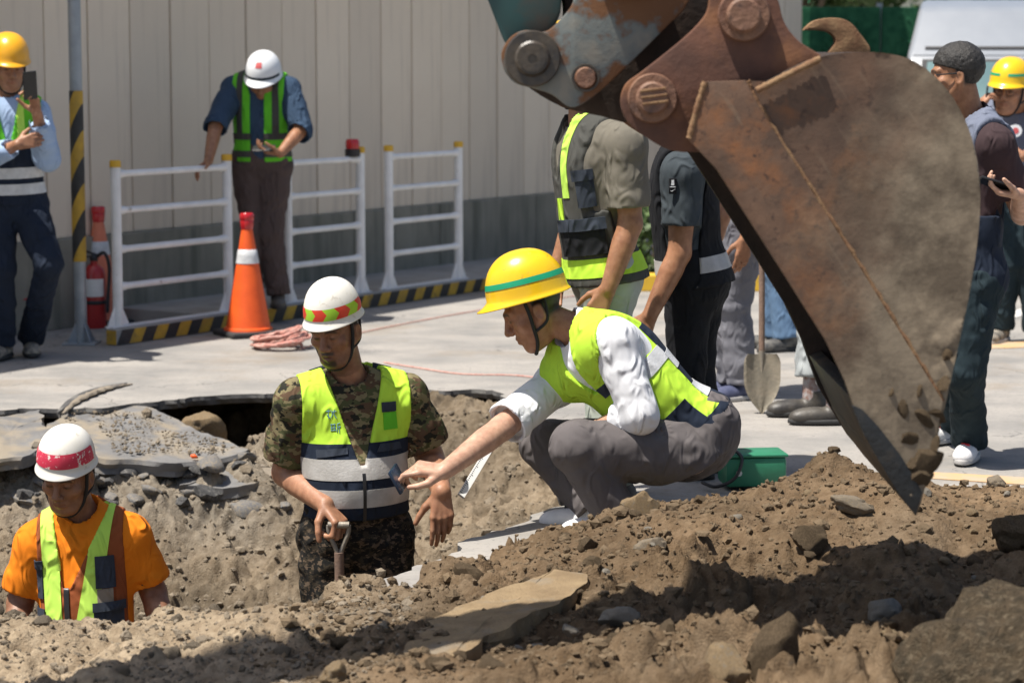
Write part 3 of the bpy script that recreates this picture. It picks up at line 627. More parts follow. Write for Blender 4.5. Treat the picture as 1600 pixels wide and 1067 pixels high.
bm = bmesh.new(); bm_lathe(bm, [(.016, .198), (.016, .22), (0, .221)], bo, 14); mkbm('bottle_cap', bm, 'white_plastic', bt, autos=50)

# ------------------------------------------------------------------ coil of rope and the hose across the ground
cc0 = PG(438, 545); rr = random.Random(9)
bm = bmesh.new(); pts = []
for k in range(190):
    a = k*.42; rad = .15+.05*math.sin(k*.37)+rr.uniform(-.02, .02); pts.append(cc0+V(math.cos(a)*rad*.85, math.sin(a)*rad*.7, .012+.13*(k/190)*max(.15, (1-abs(math.sin(a*.5))*.6))+rr.uniform(0, .01)))
bm_tube(bm, smoothpath(pts, 3), .0085, 6); tag(mkbm('rope_coil', bm, 'rope_pink', None, autos=60), 'tangled coil of pale red rope on the ground beside the orange cone', 'rope')
def hose(pts, label, r=.007, m='rope_pink', nm='hose'):
    bm = bmesh.new(); bm_tube(bm, smoothpath(pts, 8), r, 7); return tag(mkbm(nm, bm, m, None, autos=60), label, 'hose')
hose([PG(470, 545, .008), PG(520, 530, .008), PG(600, 512, .008), PG(700, 493, .008), PG(790, 478, .008), PG(900, 462, .008)], 'thin red line running from the coil towards the wall', .004)
hose([PG(600, 566, .008), PG(650, 574, .008), PG(720, 584, .008), PG(800, 586, .008), PG(860, 592, .008), PG(960, 600, .008), PG(1040, 604, .008)], 'thin red line across the road behind the crouching man', .004)

# ------------------------------------------------------------------ things on the road at right
def rbox(name, label, cat, c, s, rz, matn, bev=.02, parts=None):
    t = thing(name, label, cat, c); return t
gb = PG(1178, 768); g = thing('tool_box', 'green plastic case on the road behind the crouching man', 'case', gb)
grot = Matrix.Rotation(.12, 3, 'Z')
bm = bmesh.new(); bm_box(bm, gb+V(0, .09, .075), (.245, .17, .118), grot, .016); mkbm('case_body', bm, 'green_plastic', g, autos=40)
bm = bmesh.new(); bm_box(bm, gb+V(0, .09, .140), (.255, .178, .012), grot, .005); mkbm('case_lid', bm, 'green_plastic', g, autos=40)
bm = bmesh.new(); bm_lathe(bm, [(0, .004), (.012, .004), (.012, 0)], gb+V(-.06, -.01, .075), 12, axis=(0, -1, 0)); mkbm('latch', bm, 'white_plastic', g)
for s in (-1, 1):
    bm = bmesh.new(); bm_box(bm, gb+V(s*.08, .09, .008), (.03, .12, .016), grot, .003); mkbm('foot', bm, 'rubber', g)
a = gb+V(-.1, -.02, .01)
hose([a+V(-.1, .06, .02), a+V(-.05, -.01, .015), a+V(.02, -.02, .05), a+V(.05, 0, .12), a+V(.02, .03, .15), a+V(-.03, .05, .12)], 'dark cable looped beside the green case', .007, 'black_plastic', 'cable')
gd = P(878, 770, 9.25); t = thing('green_basin', 'green plastic basin at the pit lip behind the knees of the crouching man', 'basin', V(gd[0]+.1, 9.3, 0.01))
bm = bmesh.new(); bm_lathe(bm, [(0, .0), (.10, 0), (.145, .10), (.152, .10), (.152, .108), (.138, .108), (.095, .012), (0, .012)], V(gd[0]+.1, 9.3, .01), 28); mkbm('basin_body', bm, 'green_plastic', t, autos=40)
a = P(748, 728, 9.05); b = P(719, 776, 8.85)
t = thing('levelling_rod', 'white graduated measuring rod leaning in the pit behind the outstretched arm', 'rod', b)
ax = nrm(a-b); sx = nrm(np.cross(ax, V(0, -1, 0)));  nn = np.cross(sx, ax)
bm = bmesh.new(); top = a+ax*.25; bm_prism(bm, [b-sx*.014, b+sx*.014, top+sx*.014, top-sx*.014], nn*.01, .001); mkbm('rod_blade', bm, 'white_plastic', t)
ref = V(0, -1, 0); sgn = 1 if np.dot(nn, ref) > 0 else -1
for k in range(26):
    c = b+ax*(.012+k*.0125)+(nn*.0102 if sgn > 0 else -nn*.0002); w_ = .006 if k % 5 else .011; bm = bmesh.new(); e = c-sx*.0125
    bm_prism(bm, [e, e+sx*w_, e+sx*w_+ax*.004, e+ax*.004], nn*.0006*sgn); mkbm('graduation', bm, 'black_paint', t)
hp = PG(1068, 792, .03)
bm = bmesh.new(); bm_tube(bm, smoothpath([V(.4, 8.42, .06), V(.55, 8.46, .05), V(.68, 8.5, .03), V(.85, 8.62, .02)]), .022, 10)
mat('hose_yellow', (.34, .33, .06), (.27, .26, .06), .6, 12)
tag(mkbm('hose', bm, 'hose_yellow', None, autos=60), 'thick yellow-green hose under the crouching man', 'hose')
bm = bmesh.new(); bm_tube(bm, smoothpath([V(.44, 8.52, .05), V(.6, 8.58, .045), V(.75, 8.66, .03), V(.95, 8.9, .02), V(1.0, 9.1, .02)]), .02, 10)
tag(mkbm('hose', bm, 'black_plastic', None, autos=60), 'dark hose beside the yellow-green one under the crouching man', 'hose')
# road markings (paint sheets 4 mm thick)
def paint(name, pts, matn):
    bm = bmesh.new(); bm_prism(bm, [PG(x, y, .001) for x, y in pts], (0, 0, .003)); tag(mkbm(name, bm, matn), kind='structure')
paint('road_marking', [(1538, 500), (1700, 452), (1700, 462), (1538, 511)], 'line_white')
paint('road_marking', [(1520, 536), (1700, 530), (1700, 540), (1520, 546)], 'line_orange')
paint('road_marking', [(1455, 738), (1700, 752), (1700, 764), (1455, 748)], 'line_orange')
# far yellow kerb and hedge
kc = V(*PG(1180, 455)); kb = thing('yellow_kerb', 'far yellow painted kerb seen between the grey trousers and the bucket', 'kerb', kc)
for i in range(5):
    bm = bmesh.new(); bm_box(bm, kc+V((i-1.2)*.62, .05, .06), (.6, .16, .125), None, .012); mkbm('kerb_stone', bm, 'kerb_yellow', kb)
def leafball(name, c, rad, n, ls, matn, parent, seed):
    g = np.random.default_rng(seed); d = g.normal(size=(n, 3)); d /= np.linalg.norm(d, axis=1)[:, None]
    rr_ = g.uniform(.35, 1, n)**.5*(1+.25*vnoise(d*2.2, seed)); p = V(*c)+d*rr_[:, None]*np.array(rad)
    a = g.normal(size=(n, 3)); a /= np.linalg.norm(a, axis=1)[:, None]; b = np.cross(a, g.normal(size=(n, 3))); b /= np.linalg.norm(b, axis=1)[:, None]
    s = g.uniform(.6, 1.3, n)[:, None]*ls
    v = np.stack([p-a*s, p+b*s*.45, p+a*s, p-b*s*.45], 1).reshape(-1, 3)
    return mk(name, v, np.arange(n*4).reshape(-1, 4), matn, parent, smooth=False)
hx = kc+V(.2, .6, 0)
for i in range(4):
    c = hx+V((i-1.5)*.6, rr.uniform(0, .2), 0)
    t = thing('shrub', ['leftmost', 'second', 'third', 'rightmost'][i]+' low green shrub behind the far yellow kerb', 'shrub', c, 'shrubs behind the far kerb')
    leafball('foliage', c+V(0, 0, .32), (.36, .3, .3), 700, .05, 'leaf', t, 40+i)
    bm = bmesh.new(); bm_tube(bm, [c, c+V(.02, 0, .3)], [.02, .012], 6); mkbm('stem', bm, 'bark', t)
# green turf hoarding at the right end of the wall
gf = V(4.0, 24.2, 0); t = thing('turf_fence', 'dark green artificial turf fence at the end of the beige wall', 'fence', gf)
for i in range(6):
    a = V(2.75+i*.9, 24.1+i*.08, 0); bm = bmesh.new(); bm_box(bm, a+V(.45, 0, 1.08), (.885, .05, 2.16), Matrix.Rotation(.09, 3, 'Z'), .01)
    mkbm('turf_panel', bm, 'turf', t)
    v = leafball('turf_blades', a+V(.45, -.03, 1.08), (.5, .04, 1.2), 900, .03, 'turf', t, 70+i)
    bm = bmesh.new(); bm_tube(bm, [a+V(0, .06, 0), a+V(0, .06, 2.2)], .03, 10); mkbm('post', bm, 'galv', t)
for i, (x, y, h, r_) in enumerate([(3.4, 29, 3.4, 1.5), (6.4, 31, 3.8, 1.8), (9.2, 30, 3.5, 1.6)]):
    t = thing('tree', ['leafy tree rising behind the green turf fence, nearest the wall', 'leafy tree behind the van roof, middle one', 'leafy tree behind the van, furthest right'][i], 'tree', (x, y, 0), 'trees beyond the fence')
    bm = bmesh.new(); bm_tube(bm, smoothpath([V(x, y, 0), V(x+.1, y, h*.4), V(x, y, h*.8)]), [.14-.004*k for k in range(13)], 9)
    for k in range(5):
        a = k*1.3; bm_tube(bm, [V(x+.05, y, h*.45), V(x+math.cos(a)*r_*.6, y+math.sin(a)*r_*.6, h*.8+.1*k)], [.05, .02], 6)
    mkbm('trunk', bm, 'bark', t)
    g = random.Random(i); cs = []
    for k in range(7):
        leafball('crown', V(x+g.uniform(-.7, .7)*r_, y+g.uniform(-.6, .6)*r_, h*.85+g.uniform(-.6, .7)), (r_*.55, r_*.5, r_*.45), 1100, .09, 'leaf', t, 90+i*10+k)

# ------------------------------------------------------------------ white van facing the camera
vc = V(3.82, 18.3, 0); van = thing('parked_van', 'pale grey van with a raised roof parked behind the man with the phone', 'van', vc)
vr = Matrix.Rotation(R(-9), 3, 'Z')
def vv(x, y, z): return np.array(vr@Vector((x, y, z)))+vc          # x across, y backwards, z up
VW = .86
prof = [(-.06, .42), (-.08, .75), (0.0, 1.02), (.12, 1.08), (.50, 1.66), (.56, 1.72), (.9, 2.06), (1.15, 2.13), (4.4, 2.13), (4.45, .42)]
bm = bmesh.new(); bm_prism(bm, [vv(-VW, y, z) for y, z in prof], np.array(vr@Vector((2*VW, 0, 0))), 0)
for q in bm.verts:                                               # tumblehome: the roof is narrower than the waist
    lc = vr.transposed()@(q.co-Vector(vc)); lc.x *= 1-.30*max(0, lc.z-1.62); q.co = vr@lc+Vector(vc)
bmesh.ops.bevel(bm, geom=bm.edges[:], offset=.05, segments=3, affect='EDGES', profile=.5)
mkbm('van_body', bm, 'van_paint', van, autos=35)
def vq(name, xs_, ya, za, yb, zb_, matn, par, push=.012):
    n = nrm(V(0, -(zb_-za), (yb-ya))); bm = bmesh.new()
    q = [vv(xs_[0], ya+n[1]*push, za+n[2]*push), vv(xs_[1], ya+n[1]*push, za+n[2]*push), vv(xs_[2], yb+n[1]*push, zb_+n[2]*push), vv(xs_[3], yb+n[1]*push, zb_+n[2]*push)]
    nn_ = np.array(vr@Vector((0, n[1], n[2]))); bm_prism(bm, q, nn_*.008); return mkbm(name, bm, matn, par)
ws = vq('windscreen', (-.74, .74, .68, -.68), .15, 1.125, .48, 1.63, 'van_glass', van)
vq('windscreen_seal', (-.78, .78, .72, -.72), .135, 1.10, .495, 1.655, 'van_dark', van, .002)
vq('roof_seam', (-.7, .7, .7, -.7), .575, 1.735, .592, 1.752, 'van_dark', van, .004)
bm = bmesh.new(); bm_box(bm, vv(0, -.10, .52), (1.7, .12, .2), vr, .03); mkbm('bumper', bm, 'van_dark', van)
bm = bmesh.new(); bm_box(bm, vv(0, -.095, .8), (.9, .02, .1), vr, .008); mkbm('grille', bm, 'van_dark', van)
for s in (-1, 1):
    bm = bmesh.new(); bm_box(bm, vv(s*.66, -.07, .83), (.3, .06, .17), vr, .025); mkbm('headlight', bm, 'reflect', van)
    bm = bmesh.new(); bm_box(bm, vv(s*.97, .25, 1.25), (.14, .08, .22), vr, .025); mkbm('wing_mirror', bm, 'van_dark', van)
    bm = bmesh.new(); bm_tube(bm, [vv(s*.84, .3, 1.2), vv(s*.95, .25, 1.2)], .015, 6); mkbm('mirror_arm', bm, 'van_dark', van)
    for yy in (.75, 3.5):
        bm = bmesh.new(); c = vv(s*.74, yy, .31); bm_lathe(bm, [(0, -.09), (.2, -.09), (.3, -.085), (.31, -.04), (.31, .04), (.3, .085), (.2, .09), (0, .09)], c, 24, axis=np.array(vr@Vector((1, 0, 0)))); w_ = mkbm('wheel', bm, 'rubber', van, autos=40)
        bm = bmesh.new(); bm_lathe(bm, [(0, -.105), (.17, -.1), (.185, -.092), (.185, .092), (.17, .1), (0, .105)], c, 20, axis=np.array(vr@Vector((1, 0, 0)))); mkbm('rim', bm, 'galv', w_, autos=40)
    bm = bmesh.new(); bm_prism(bm, [vv(s*(VW+.004), .62, 1.16), vv(s*(VW+.004), 1.5, 1.16), vv(s*(VW+.004), 1.5, 1.66), vv(s*(VW+.004), .78, 1.66)], np.array(vr@Vector((s*.006, 0, 0)))); mkbm('side_window', bm, 'van_glass', van)
bm = bmesh.new(); bm_box(bm, vv(0, 2.1, .36), (1.6, 4.2, .12), vr, .02); mkbm('underbody', bm, 'van_dark', van)

# ================================================================== excavator arm with its bucket
def steel_extra(H, col):
    N, L = H['N'], H['L']
    n1 = H['nz'](5.5, 9, .65); n2 = H['nz'](2.2, 5); n3 = H['nz'](34, 5, .7)
    col = H['mix'](H['ramp'](n1.outputs[0], .52, .72), col, (.225, .095, .04))          # orange rust bloom
    col = H['mix'](H['ramp'](n3.outputs[0], .56, .7), col, (.055, .034, .027)); col = H['mix'](H['ramp'](H['nz'](13, 9, .75).outputs[0], .55, .72), col, (.085, .058, .043))
    sp = N.new('ShaderNodeSeparateXYZ'); L.new(H['tc'].outputs['Object'], sp.inputs[0])
    # dried mud left from digging: on the belly and towards the cutting edge
    ad = N.new('ShaderNodeMath'); ad.operation = 'MULTIPLY_ADD'; L.new(n2.outputs[0], ad.inputs[0]); ad.inputs[1].default_value = .9; L.new(sp.outputs[0], ad.inputs[2])
    a2 = N.new('ShaderNodeMath'); a2.operation = 'MULTIPLY_ADD'; L.new(sp.outputs[2], a2.inputs[0]); a2.inputs[1].default_value = -.55; L.new(ad.outputs[0], a2.inputs[2])
    a3 = N.new('ShaderNodeMath'); a3.operation = 'MULTIPLY_ADD'; L.new(n1.outputs[0], a3.inputs[0]); a3.inputs[1].default_value = .35; L.new(a2.outputs[0], a3.inputs[2])
    # scrape marks along the digging direction
    m0 = N.new('ShaderNodeMapping'); m0.inputs['Rotation'].default_value = (0, R(-57), 0); L.new(H['tc'].outputs['Object'], m0.inputs[0]); mp = N.new('ShaderNodeMapping'); mp.inputs['Scale'].default_value = (1.5, 1, 16); L.new(m0.outputs[0], mp.inputs[0])
    ns = N.new('ShaderNodeTexNoise'); ns.inputs['Scale'].default_value = 3; ns.inputs['Detail'].default_value = 6; L.new(mp.outputs[0], ns.inputs['Vector']); col = H['mix'](H['ramp'](ns.outputs[0], .62, .85), col, (.20, .145, .10))
    mud = H['mix'](H['ramp'](H['nz'](6, 9, .68).outputs[0], .4, .6), (.255, .205, .145), (.11, .085, .06))
    return H['mix'](H['ramp'](a3.outputs[0], .62, .92), col, mud)
mat('bucket_steel', (.148, .088, .058), (.085, .055, .04), .62, 7, .28, 45, extra=steel_extra, metal=.0, spec=.25, bdist=.006)
mat('ear_steel', (.135, .062, .040), (.085, .042, .030), .65, 11, .5, 60, c3=(.21, .095, .045), c3scale=7, c3lo=.52, c3hi=.7, spec=.3, bdist=.004)
mat('weld', (.24, .15, .08), (.17, .09, .05), .8, 30, .6, 120, spec=.2, bdist=.004)
mat('edge_steel', (.02, .023, .026), (.035, .036, .036), .5, 9, .3, 50, metal=.3, c3=(.1, .075, .05), c3scale=9, c3lo=.5, c3hi=.75)
mat('link_paint', (.22, .21, .18), (.06, .11, .135), .6, 9, .4, 50, c3=(.15, .07, .032), c3scale=9, c3lo=.50, c3hi=.57, spec=.3, bdist=.004)
mat('stick_paint', (.015, .06, .06), (.02, .045, .045), .45, 6, c3=(.06, .05, .04), c3scale=7)
mat('dark_shaded_steel', (.035, .028, .024), (.06, .042, .033), .7, 12, .3, 40, spec=.2)  # dark link steel; on the bucket's inside and far side it paints in shade
mat('grease', (.03, .026, .023), (.07, .055, .04), .35, 25, .3, 60)
mat('pin_steel', (.15, .072, .045), (.21, .11, .065), .6, 16, .5, 60, c3=(.07, .04, .03), c3scale=22, c3lo=.55, c3hi=.7)
arm = thing('excavator_arm', 'rusty excavator arm and bucket hanging over the spoil heap', 'excavator', P(1150, 300, 6.5))
def plate(name, px, Y, th, matn, parent, bev=.004, sm=0, at=None):
    pts = smoothpoly(px, sm) if sm else px
    bm = bmesh.new(); bm_prism(bm, [P(x, y, at or Y)+V(0, Y-(at or Y), 0) for x, y in pts], (0, th, 0), bev); return mkbm(name, bm, matn, parent, autos=30)
BY = 6.1; BW = .95
back = [(1180, 138), (1225, 115), (1275, 92), (1320, 83), (1380, 83), (1432, 98), (1480, 140), (1513, 200), (1529, 265), (1531, 335), (1520, 430), (1502, 520), (1482, 610), (1466, 680), (1450, 745), (1432, 803)]
left = [(1405, 772), (1382, 735), (1350, 680), (1320, 595), (1290, 532), (1200, 390), (1120, 265), (1075, 218), (1090, 165), (1102, 128), (1165, 126)]
def spl(px, n=4): return [tuple(q) for q in smoothpath([V(a, b) for a, b in px], n)]
backs = spl(back)
# the shell: curved plate swept across the bucket's width
bq = [P(x, y, BY) for x, y in [(1085, 182)]+backs]
cen = P(1300, 380, BY); inner = []
for i, q in enumerate(bq):
    t_ = nrm(bq[min(i+1, len(bq)-1)]-bq[max(i-1, 0)]); n_ = V(t_[2], 0, -t_[0])
    if np.dot(n_, cen-q) < 0: n_ = -n_
    inner.append(q+n_*(.022 if i < len(bq)-6 else .022*(len(bq)-1-i)/6+.003))
v = []; f = []; NY = 2; n = len(bq)
for yy in (.014, BW-.014):
    v += [q+V(0, yy, 0) for q in bq]; v += [q+V(0, yy, 0) for q in inner]
for i in range(n-1):
    f += [(i, i+1, 2*n+i+1, 2*n+i), (n+i+1, n+i, 3*n+i, 3*n+i+1)]
f += [(0, 2*n, 3*n, n), (n-1, 2*n-1, 4*n-1, 3*n-1)]
bucket = mk('bucket', v, f, 'dark_shaded_steel', arm); bucket.data.set_sharp_from_angle(angle=R(35)); tag(bucket, 'rusty mud-caked digging bucket')  # shell darkened in colour to deepen the shade inside the bucket
side = backs+left
# the two side walls: dented plates with a fine grid so that caked mud has real relief
def sidewall(Y0, th, relief, matn='bucket_steel'):
    bm = bmesh.new(); vs = [bm.verts.new(P(x, y, BY)+V(0, Y0-BY, 0)) for x, y in side]; f0 = bm.faces.new(vs)
    bmesh.ops.triangulate(bm, faces=[f0])
    for _ in range(6):
        es_ = [e for e in bm.edges if e.calc_length() > .02]
        if not es_: break
        bmesh.ops.subdivide_edges(bm, edges=es_, cuts=1)
        bmesh.ops.triangulate(bm, faces=[q for q in bm.faces if len(q.verts) > 3])
    bmesh.ops.recalc_face_normals(bm, faces=bm.faces)
    bmesh.ops.beautify_fill(bm, faces=bm.faces[:], edges=bm.edges[:])
    p = np.array([q.co[:] for q in bm.verts]); edge = np.array([q.is_boundary for q in bm.verts])
    mudm = np.clip((p[:, 0]-.95-(p[:, 2]-1.1)*.42)*2.6+.35*fbm(p*4, 3, 4), 0, 1)
    low = np.clip((1.15-p[:, 2])*2.2, 0, 1)
    d = .002*fbm(p*7, 3, 2)+mudm*low*(.026*np.clip(fbm(p*8, 4, 6), -.2, 1)+.010*clodbumps(p[:, [0, 2]], .07, 1, 8, .3, .6, .7)/.05)+.006*mudm*np.clip(fbm(p*14, 3, 7), 0, 1)
    d = np.where(edge, d*.3, d)
    for q, dd in zip(bm.verts, d): q.co.y -= float(dd)*relief
    r = bmesh.ops.extrude_face_region(bm, geom=bm.faces[:]); nv = [g_ for g_ in r['geom'] if isinstance(g_, bmesh.types.BMVert)]
    bnd = set(nv)
    for q in nv: q.co.y = Y0+th
    mkbm('side_wall', bm, matn, bucket, autos=60)
sidewall(BY, .022, 1.0); sidewall(BY+BW-.024, .022, 0.0, 'dark_shaded_steel')  # far wall takes the darker colour: painted shade of the opening
lip = [(1102, 128), (1165, 126), (1185, 165), (1260, 285), (1340, 412), (1410, 525), (1474, 628), (1462, 690), (1448, 745), (1432, 803)]+left[:-2]
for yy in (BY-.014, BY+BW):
    plate('side_cutter', lip, yy, .0135, 'bucket_steel' if yy < 6.5 else 'dark_shaded_steel', bucket, .003, at=BY-.014)  # far cutter coloured darker too, shade painted like the far wall
bm = bmesh.new(); wl = [P(1168, 128, BY-.004), P(1186, 165, BY-.004), P(1262, 286, BY-.004), P(1342, 412, BY-.004), P(1412, 525, BY-.004), P(1474, 626, BY-.006)]
wl = smoothpath(wl, 14); rw = random.Random(5)
bm_tube(bm, [q+V(rw.uniform(-.002, .002), 0, rw.uniform(-.002, .002)) for q in wl], [.006*rw.uniform(.75, 1.3) for _ in wl], 7); mkbm('weld_bead', bm, 'weld', bucket, autos=70)
wl = smoothpath([P(1182, 142, 6.085), P(1235, 115, 6.085), P(1282, 92, 6.085)], 12)
bm = bmesh.new(); bm_tube(bm, wl, [.0085*rw.uniform(.85, 1.2) for _ in wl], 7); mkbm('weld_bead', bm, 'weld', bucket, autos=70)
wl = smoothpath([P(1102, 128, 6.09), P(1090, 165, 6.09), P(1077, 216, 6.09)], 12)
bm = bmesh.new(); bm_tube(bm, wl, [.008*rw.uniform(.85, 1.2) for _ in wl], 7); mkbm('weld_bead', bm, 'weld', bucket, autos=70)
# cutting edge: a bolted blade across the lip of the bucket
ce = [(1432, 806), (1400, 764), (1372, 716), (1384, 706), (1440, 770)]
bm = bmesh.new(); bm_prism(bm, [P(x, y, BY+.002) for x, y in ce], (0, BW-.006, 0), .003); mkbm('cutting_edge', bm, 'edge_steel', bucket, autos=30)
inn = [(1372, 716), (1330, 622), (1352, 614), (1394, 700)]
bm = bmesh.new(); bm_prism(bm, [P(x, y, BY+.03) for x, y in inn], (0, BW-.06, 0), .003); mkbm('wear_plate', bm, 'edge_steel', bucket, autos=30)
ck = [(1330, 632), (1350, 680), (1382, 735), (1405, 773), (1431, 806), (1442, 770), (1408, 712), (1374, 668), (1348, 640)]
plate('edge_cheek', ck, BY-.024, .0095, 'edge_steel', bucket, .003)
hk = [(1255, 48), (1272, 33), (1300, 28), (1325, 33), (1342, 50), (1360, 84), (1295, 90), (1298, 78), (1306, 66), (1300, 54), (1284, 48)]
plate('lifting_hook', spl(hk+hk[:1], 3)[:-1], 6.5, .05, 'weld', bucket, .006)
# ears that carry the pins
ear = [(1096, 238), (1050, 236), (1008, 214), (980, 190), (970, 160), (978, 132), (1000, 115), (1040, 84), (1080, 50), (1105, 20), (1112, -10), (1135, -36), (1165, -44), (1198, -30), (1216, 0), (1226, 36), (1250, 66), (1290, 96), (1240, 122), (1180, 152)]
for yy in (6.19, 6.86): plate('ear_plate', spl(ear+ear[:1], 3)[:-1], yy, .05, 'ear_steel', bucket, .006, at=6.19)
def pin(px, py, r, Y0, Y1, matn, name, parent, boss=None):
    c = P(px, py, Y0); s = Y0/FPX
    bm = bmesh.new(); bm_lathe(bm, [(0, 0), (r*s*.86, 0), (r*s, .006), (r*s, Y1-Y0), (0, Y1-Y0)], c, 28, axis=(0, 1, 0)); mkbm(name, bm, matn, parent, autos=40)
    if boss:
        c = P(px, py, Y0+boss[1]); bm = bmesh.new(); bm_lathe(bm, [(r*s*.98, 0), (boss[0]*s*.95, 0), (boss[0]*s, .006), (boss[0]*s, boss[2]), (0, boss[2])], c, 32, axis=(0, 1, 0)); mkbm('pin_boss', bm, matn, parent, autos=40)
pin(1020, 154, 26, 6.135, 6.95, 'pin_steel', 'bucket_pin', bucket, (39, .03, .03))
pin(1163, 24, 27, 6.13, 6.95, 'pin_steel', 'bucket_pin', bucket, (41, .035, .03))
for k, (x, y) in enumerate([(1020, 140), (1022, 150), (1024, 160)]):
    a = P(x-20, y+3, 6.133); b = P(x+20, y-2, 6.133); bm = bmesh.new(); bm_tube(bm, [a, b], .0035, 6); mkbm('pin_ridge', bm, 'weld', bucket)
# link between bucket and arm
lk = [(788, 112), (783, 84), (798, 58), (822, 47), (852, 50), (878, 28), (897, 0), (902, -60), (1085, -60), (1075, 5), (1042, 42), (1002, 82), (950, 132), (915, 160), (890, 168), (862, 148), (830, 138), (804, 130)]
link_pl = plate('link_plate', spl(lk+lk[:1], 3)[:-1], 6.34, .06, 'link_paint', arm, .006)
pin(832, 92, 28, 6.30, 6.9, 'grease', 'link_pin', arm, (44, .012, .03))
c = P(832, 92, 6.296); bm = bmesh.new(); bm_lathe(bm, [(.012, .0), (.034, .0), (.034, .006), (.012, .006), (.012, 0)], c, 24, axis=(0, 1, 0)); mkbm('grease_ring', bm, 'grease', arm)
pin(915, 122, 17, 6.322, 6.5, 'pin_steel', 'link_pin', arm)
c = P(915, 122, 6.33); bm = bmesh.new(); bm_lathe(bm, [(.031, 0), (.036, .0), (.037, .012), (.031, .012), (.031, 0)], c, 24, axis=(0, 1, 0)); mkbm('lock_ring', bm, 'grease', arm)
pin(985, -62, 40, 6.22, 6.9, 'dark_shaded_steel', 'link_pin', arm, (58, .03, .09))
dk = [(792, 108), (830, 140), (880, 168), (940, 182), (990, 190), (1030, 140), (1090, 70), (1150, -10), (1160, -80), (900, -80), (880, 60)]
plate('inner_link', spl(dk+dk[:1], 3)[:-1], 6.46, .30, 'dark_shaded_steel', arm, .006)
# stick of the arm going up out of the picture, with its cylinder and the boom
st = [(748, -60), (762, 0), (786, 62), (800, 84), (860, 60), (876, 20), (884, -60)]
plate('stick_end', st, 6.42, .34, 'stick_paint', arm, .008)
def limb(name, a, b, w0, w1, d0, d1, matn):
    """tapered box beam from a to b"""
    ax = nrm(b-a); sx = nrm(np.cross(ax, V(0, 1, 0))); v = []
    for c, w_, d_ in ((a, w0, d0), (b, w1, d1)):
        for i_, j_ in ((-1, -1), (1, -1), (1, 1), (-1, 1)): v.append(c+sx*w_/2*i_+V(0, d_/2*j_, 0))
    bm = bmesh.new(); vs = [bm.verts.new(q) for q in v]
    for q in ((0, 1, 2, 3), (7, 6, 5, 4), (0, 4, 5, 1), (1, 5, 6, 2), (2, 6, 7, 3), (3, 7, 4, 0)): bm.faces.new([vs[i_] for i_ in q])
    bmesh.ops.bevel(bm, geom=bm.edges[:], offset=.015, segments=2, affect='EDGES'); mkbm(name, bm, matn, arm, autos=35)
sA = P(815, -55, 6.59); sB = V(-.42, 6.4, 3.15)
limb('stick', sA, sB, .22, .34, .34, .36, 'stick_paint')
limb('boom', sB+V(.1, .05, -.05), V(-3.6, 5.0, 4.6), .3, .5, .32, .4, 'stick_paint')
bm = bmesh.new(); bm_tube(bm, [P(985, -62, 6.6), V(.1, 6.5, 2.75)], .035, 14); mkbm('cylinder_rod', bm, 'galv', arm, autos=40)
bm = bmesh.new(); bm_tube(bm, [V(.12, 6.5, 2.65), V(-.15, 6.48, 3.35)], .06, 16); mkbm('cylinder', bm, 'stick_paint', arm, autos=40)
for k, (x, y, s) in enumerate([(1446, 722, .05), (1438, 745, .035), (1425, 690, .03), (1462, 650, .03), (1440, 655, .035), (1405, 640, .028), (1456, 690, .032), (1420, 722, .026), (1472, 600, .026), (1390, 612, .02), (1434, 610, .022), (1480, 555, .02)]):
    o = bpy.data.objects.new('mud_clump', RM[[0, 2, 4][k % 3]]); COL.objects.link(o); o.parent = bucket; o.location = Vector(P(x, y, BY-.008)); o.scale = (s, s*(.6 if k < 2 else .3), s*1.2); o.rotation_euler = (k*.3, .3*k, k*.2)

# ================================================================== people: bodies and clothes from smooth distance fields
def smin(a, b, k):
    h = np.clip(.5+.5*(b-a)/k, 0, 1); return b+(a-b)*h-k*h*(1-h)
def nlen(d): return np.sqrt(d[:, 0]*d[:, 0]+d[:, 1]*d[:, 1]+d[:, 2]*d[:, 2])
def f32(a): return np.asarray(a, np.float32)
def _ct(p, a, b):
    a = f32(a); ab = f32(b)-a; L2 = max(float(ab@ab), 1e-9); q = p-a
    t = np.clip((q@ab)*np.float32(1/L2), 0, 1); return nlen(q-t[:, None]*ab), t
def cap(p, a, b, r1, r2):
    d, t = _ct(p, a, b); return d-(np.float32(r1)+np.float32(r2-r1)*t)
def capm(p, a, b, r1, rm, r2, m=.4):
    """limb with a belly: radius r1 -> rm at m -> r2"""
    d, t = _ct(p, a, b); m = np.float32(m)
    return d-(np.float32(r1)+np.float32(rm-r1)*np.minimum(t/m, 1)+np.float32(r2-rm)*np.maximum((t-m)/(1-m), 0))
def ell(q, c, r):
    r = f32(r); w = (q-f32(c))/r; k0 = nlen(w); k1 = nlen(w/r)
    return k0*(k0-1)/np.maximum(k1, np.float32(1e-9))
def sph(p, c, r): return nlen(p-f32(c))-np.float32(r)
from concurrent.futures import ThreadPoolExecutor
POOL = ThreadPoolExecutor(4)
def peval(fn, pts):
    pts = f32(pts); n = len(pts)
    if n < 16000: return fn(pts)
    return np.concatenate(list(POOL.map(fn, np.array_split(pts, max(4, n//30000)))))
def near(p, c, rad, fn, pad=.0):
    """evaluate fn only close to c; elsewhere a safe positive distance"""
    d = nlen(p-f32(c))-np.float32(rad); m = d < .03; out = np.maximum(d, .03)
    if m.any(): out[m] = fn(p[m])
    return out
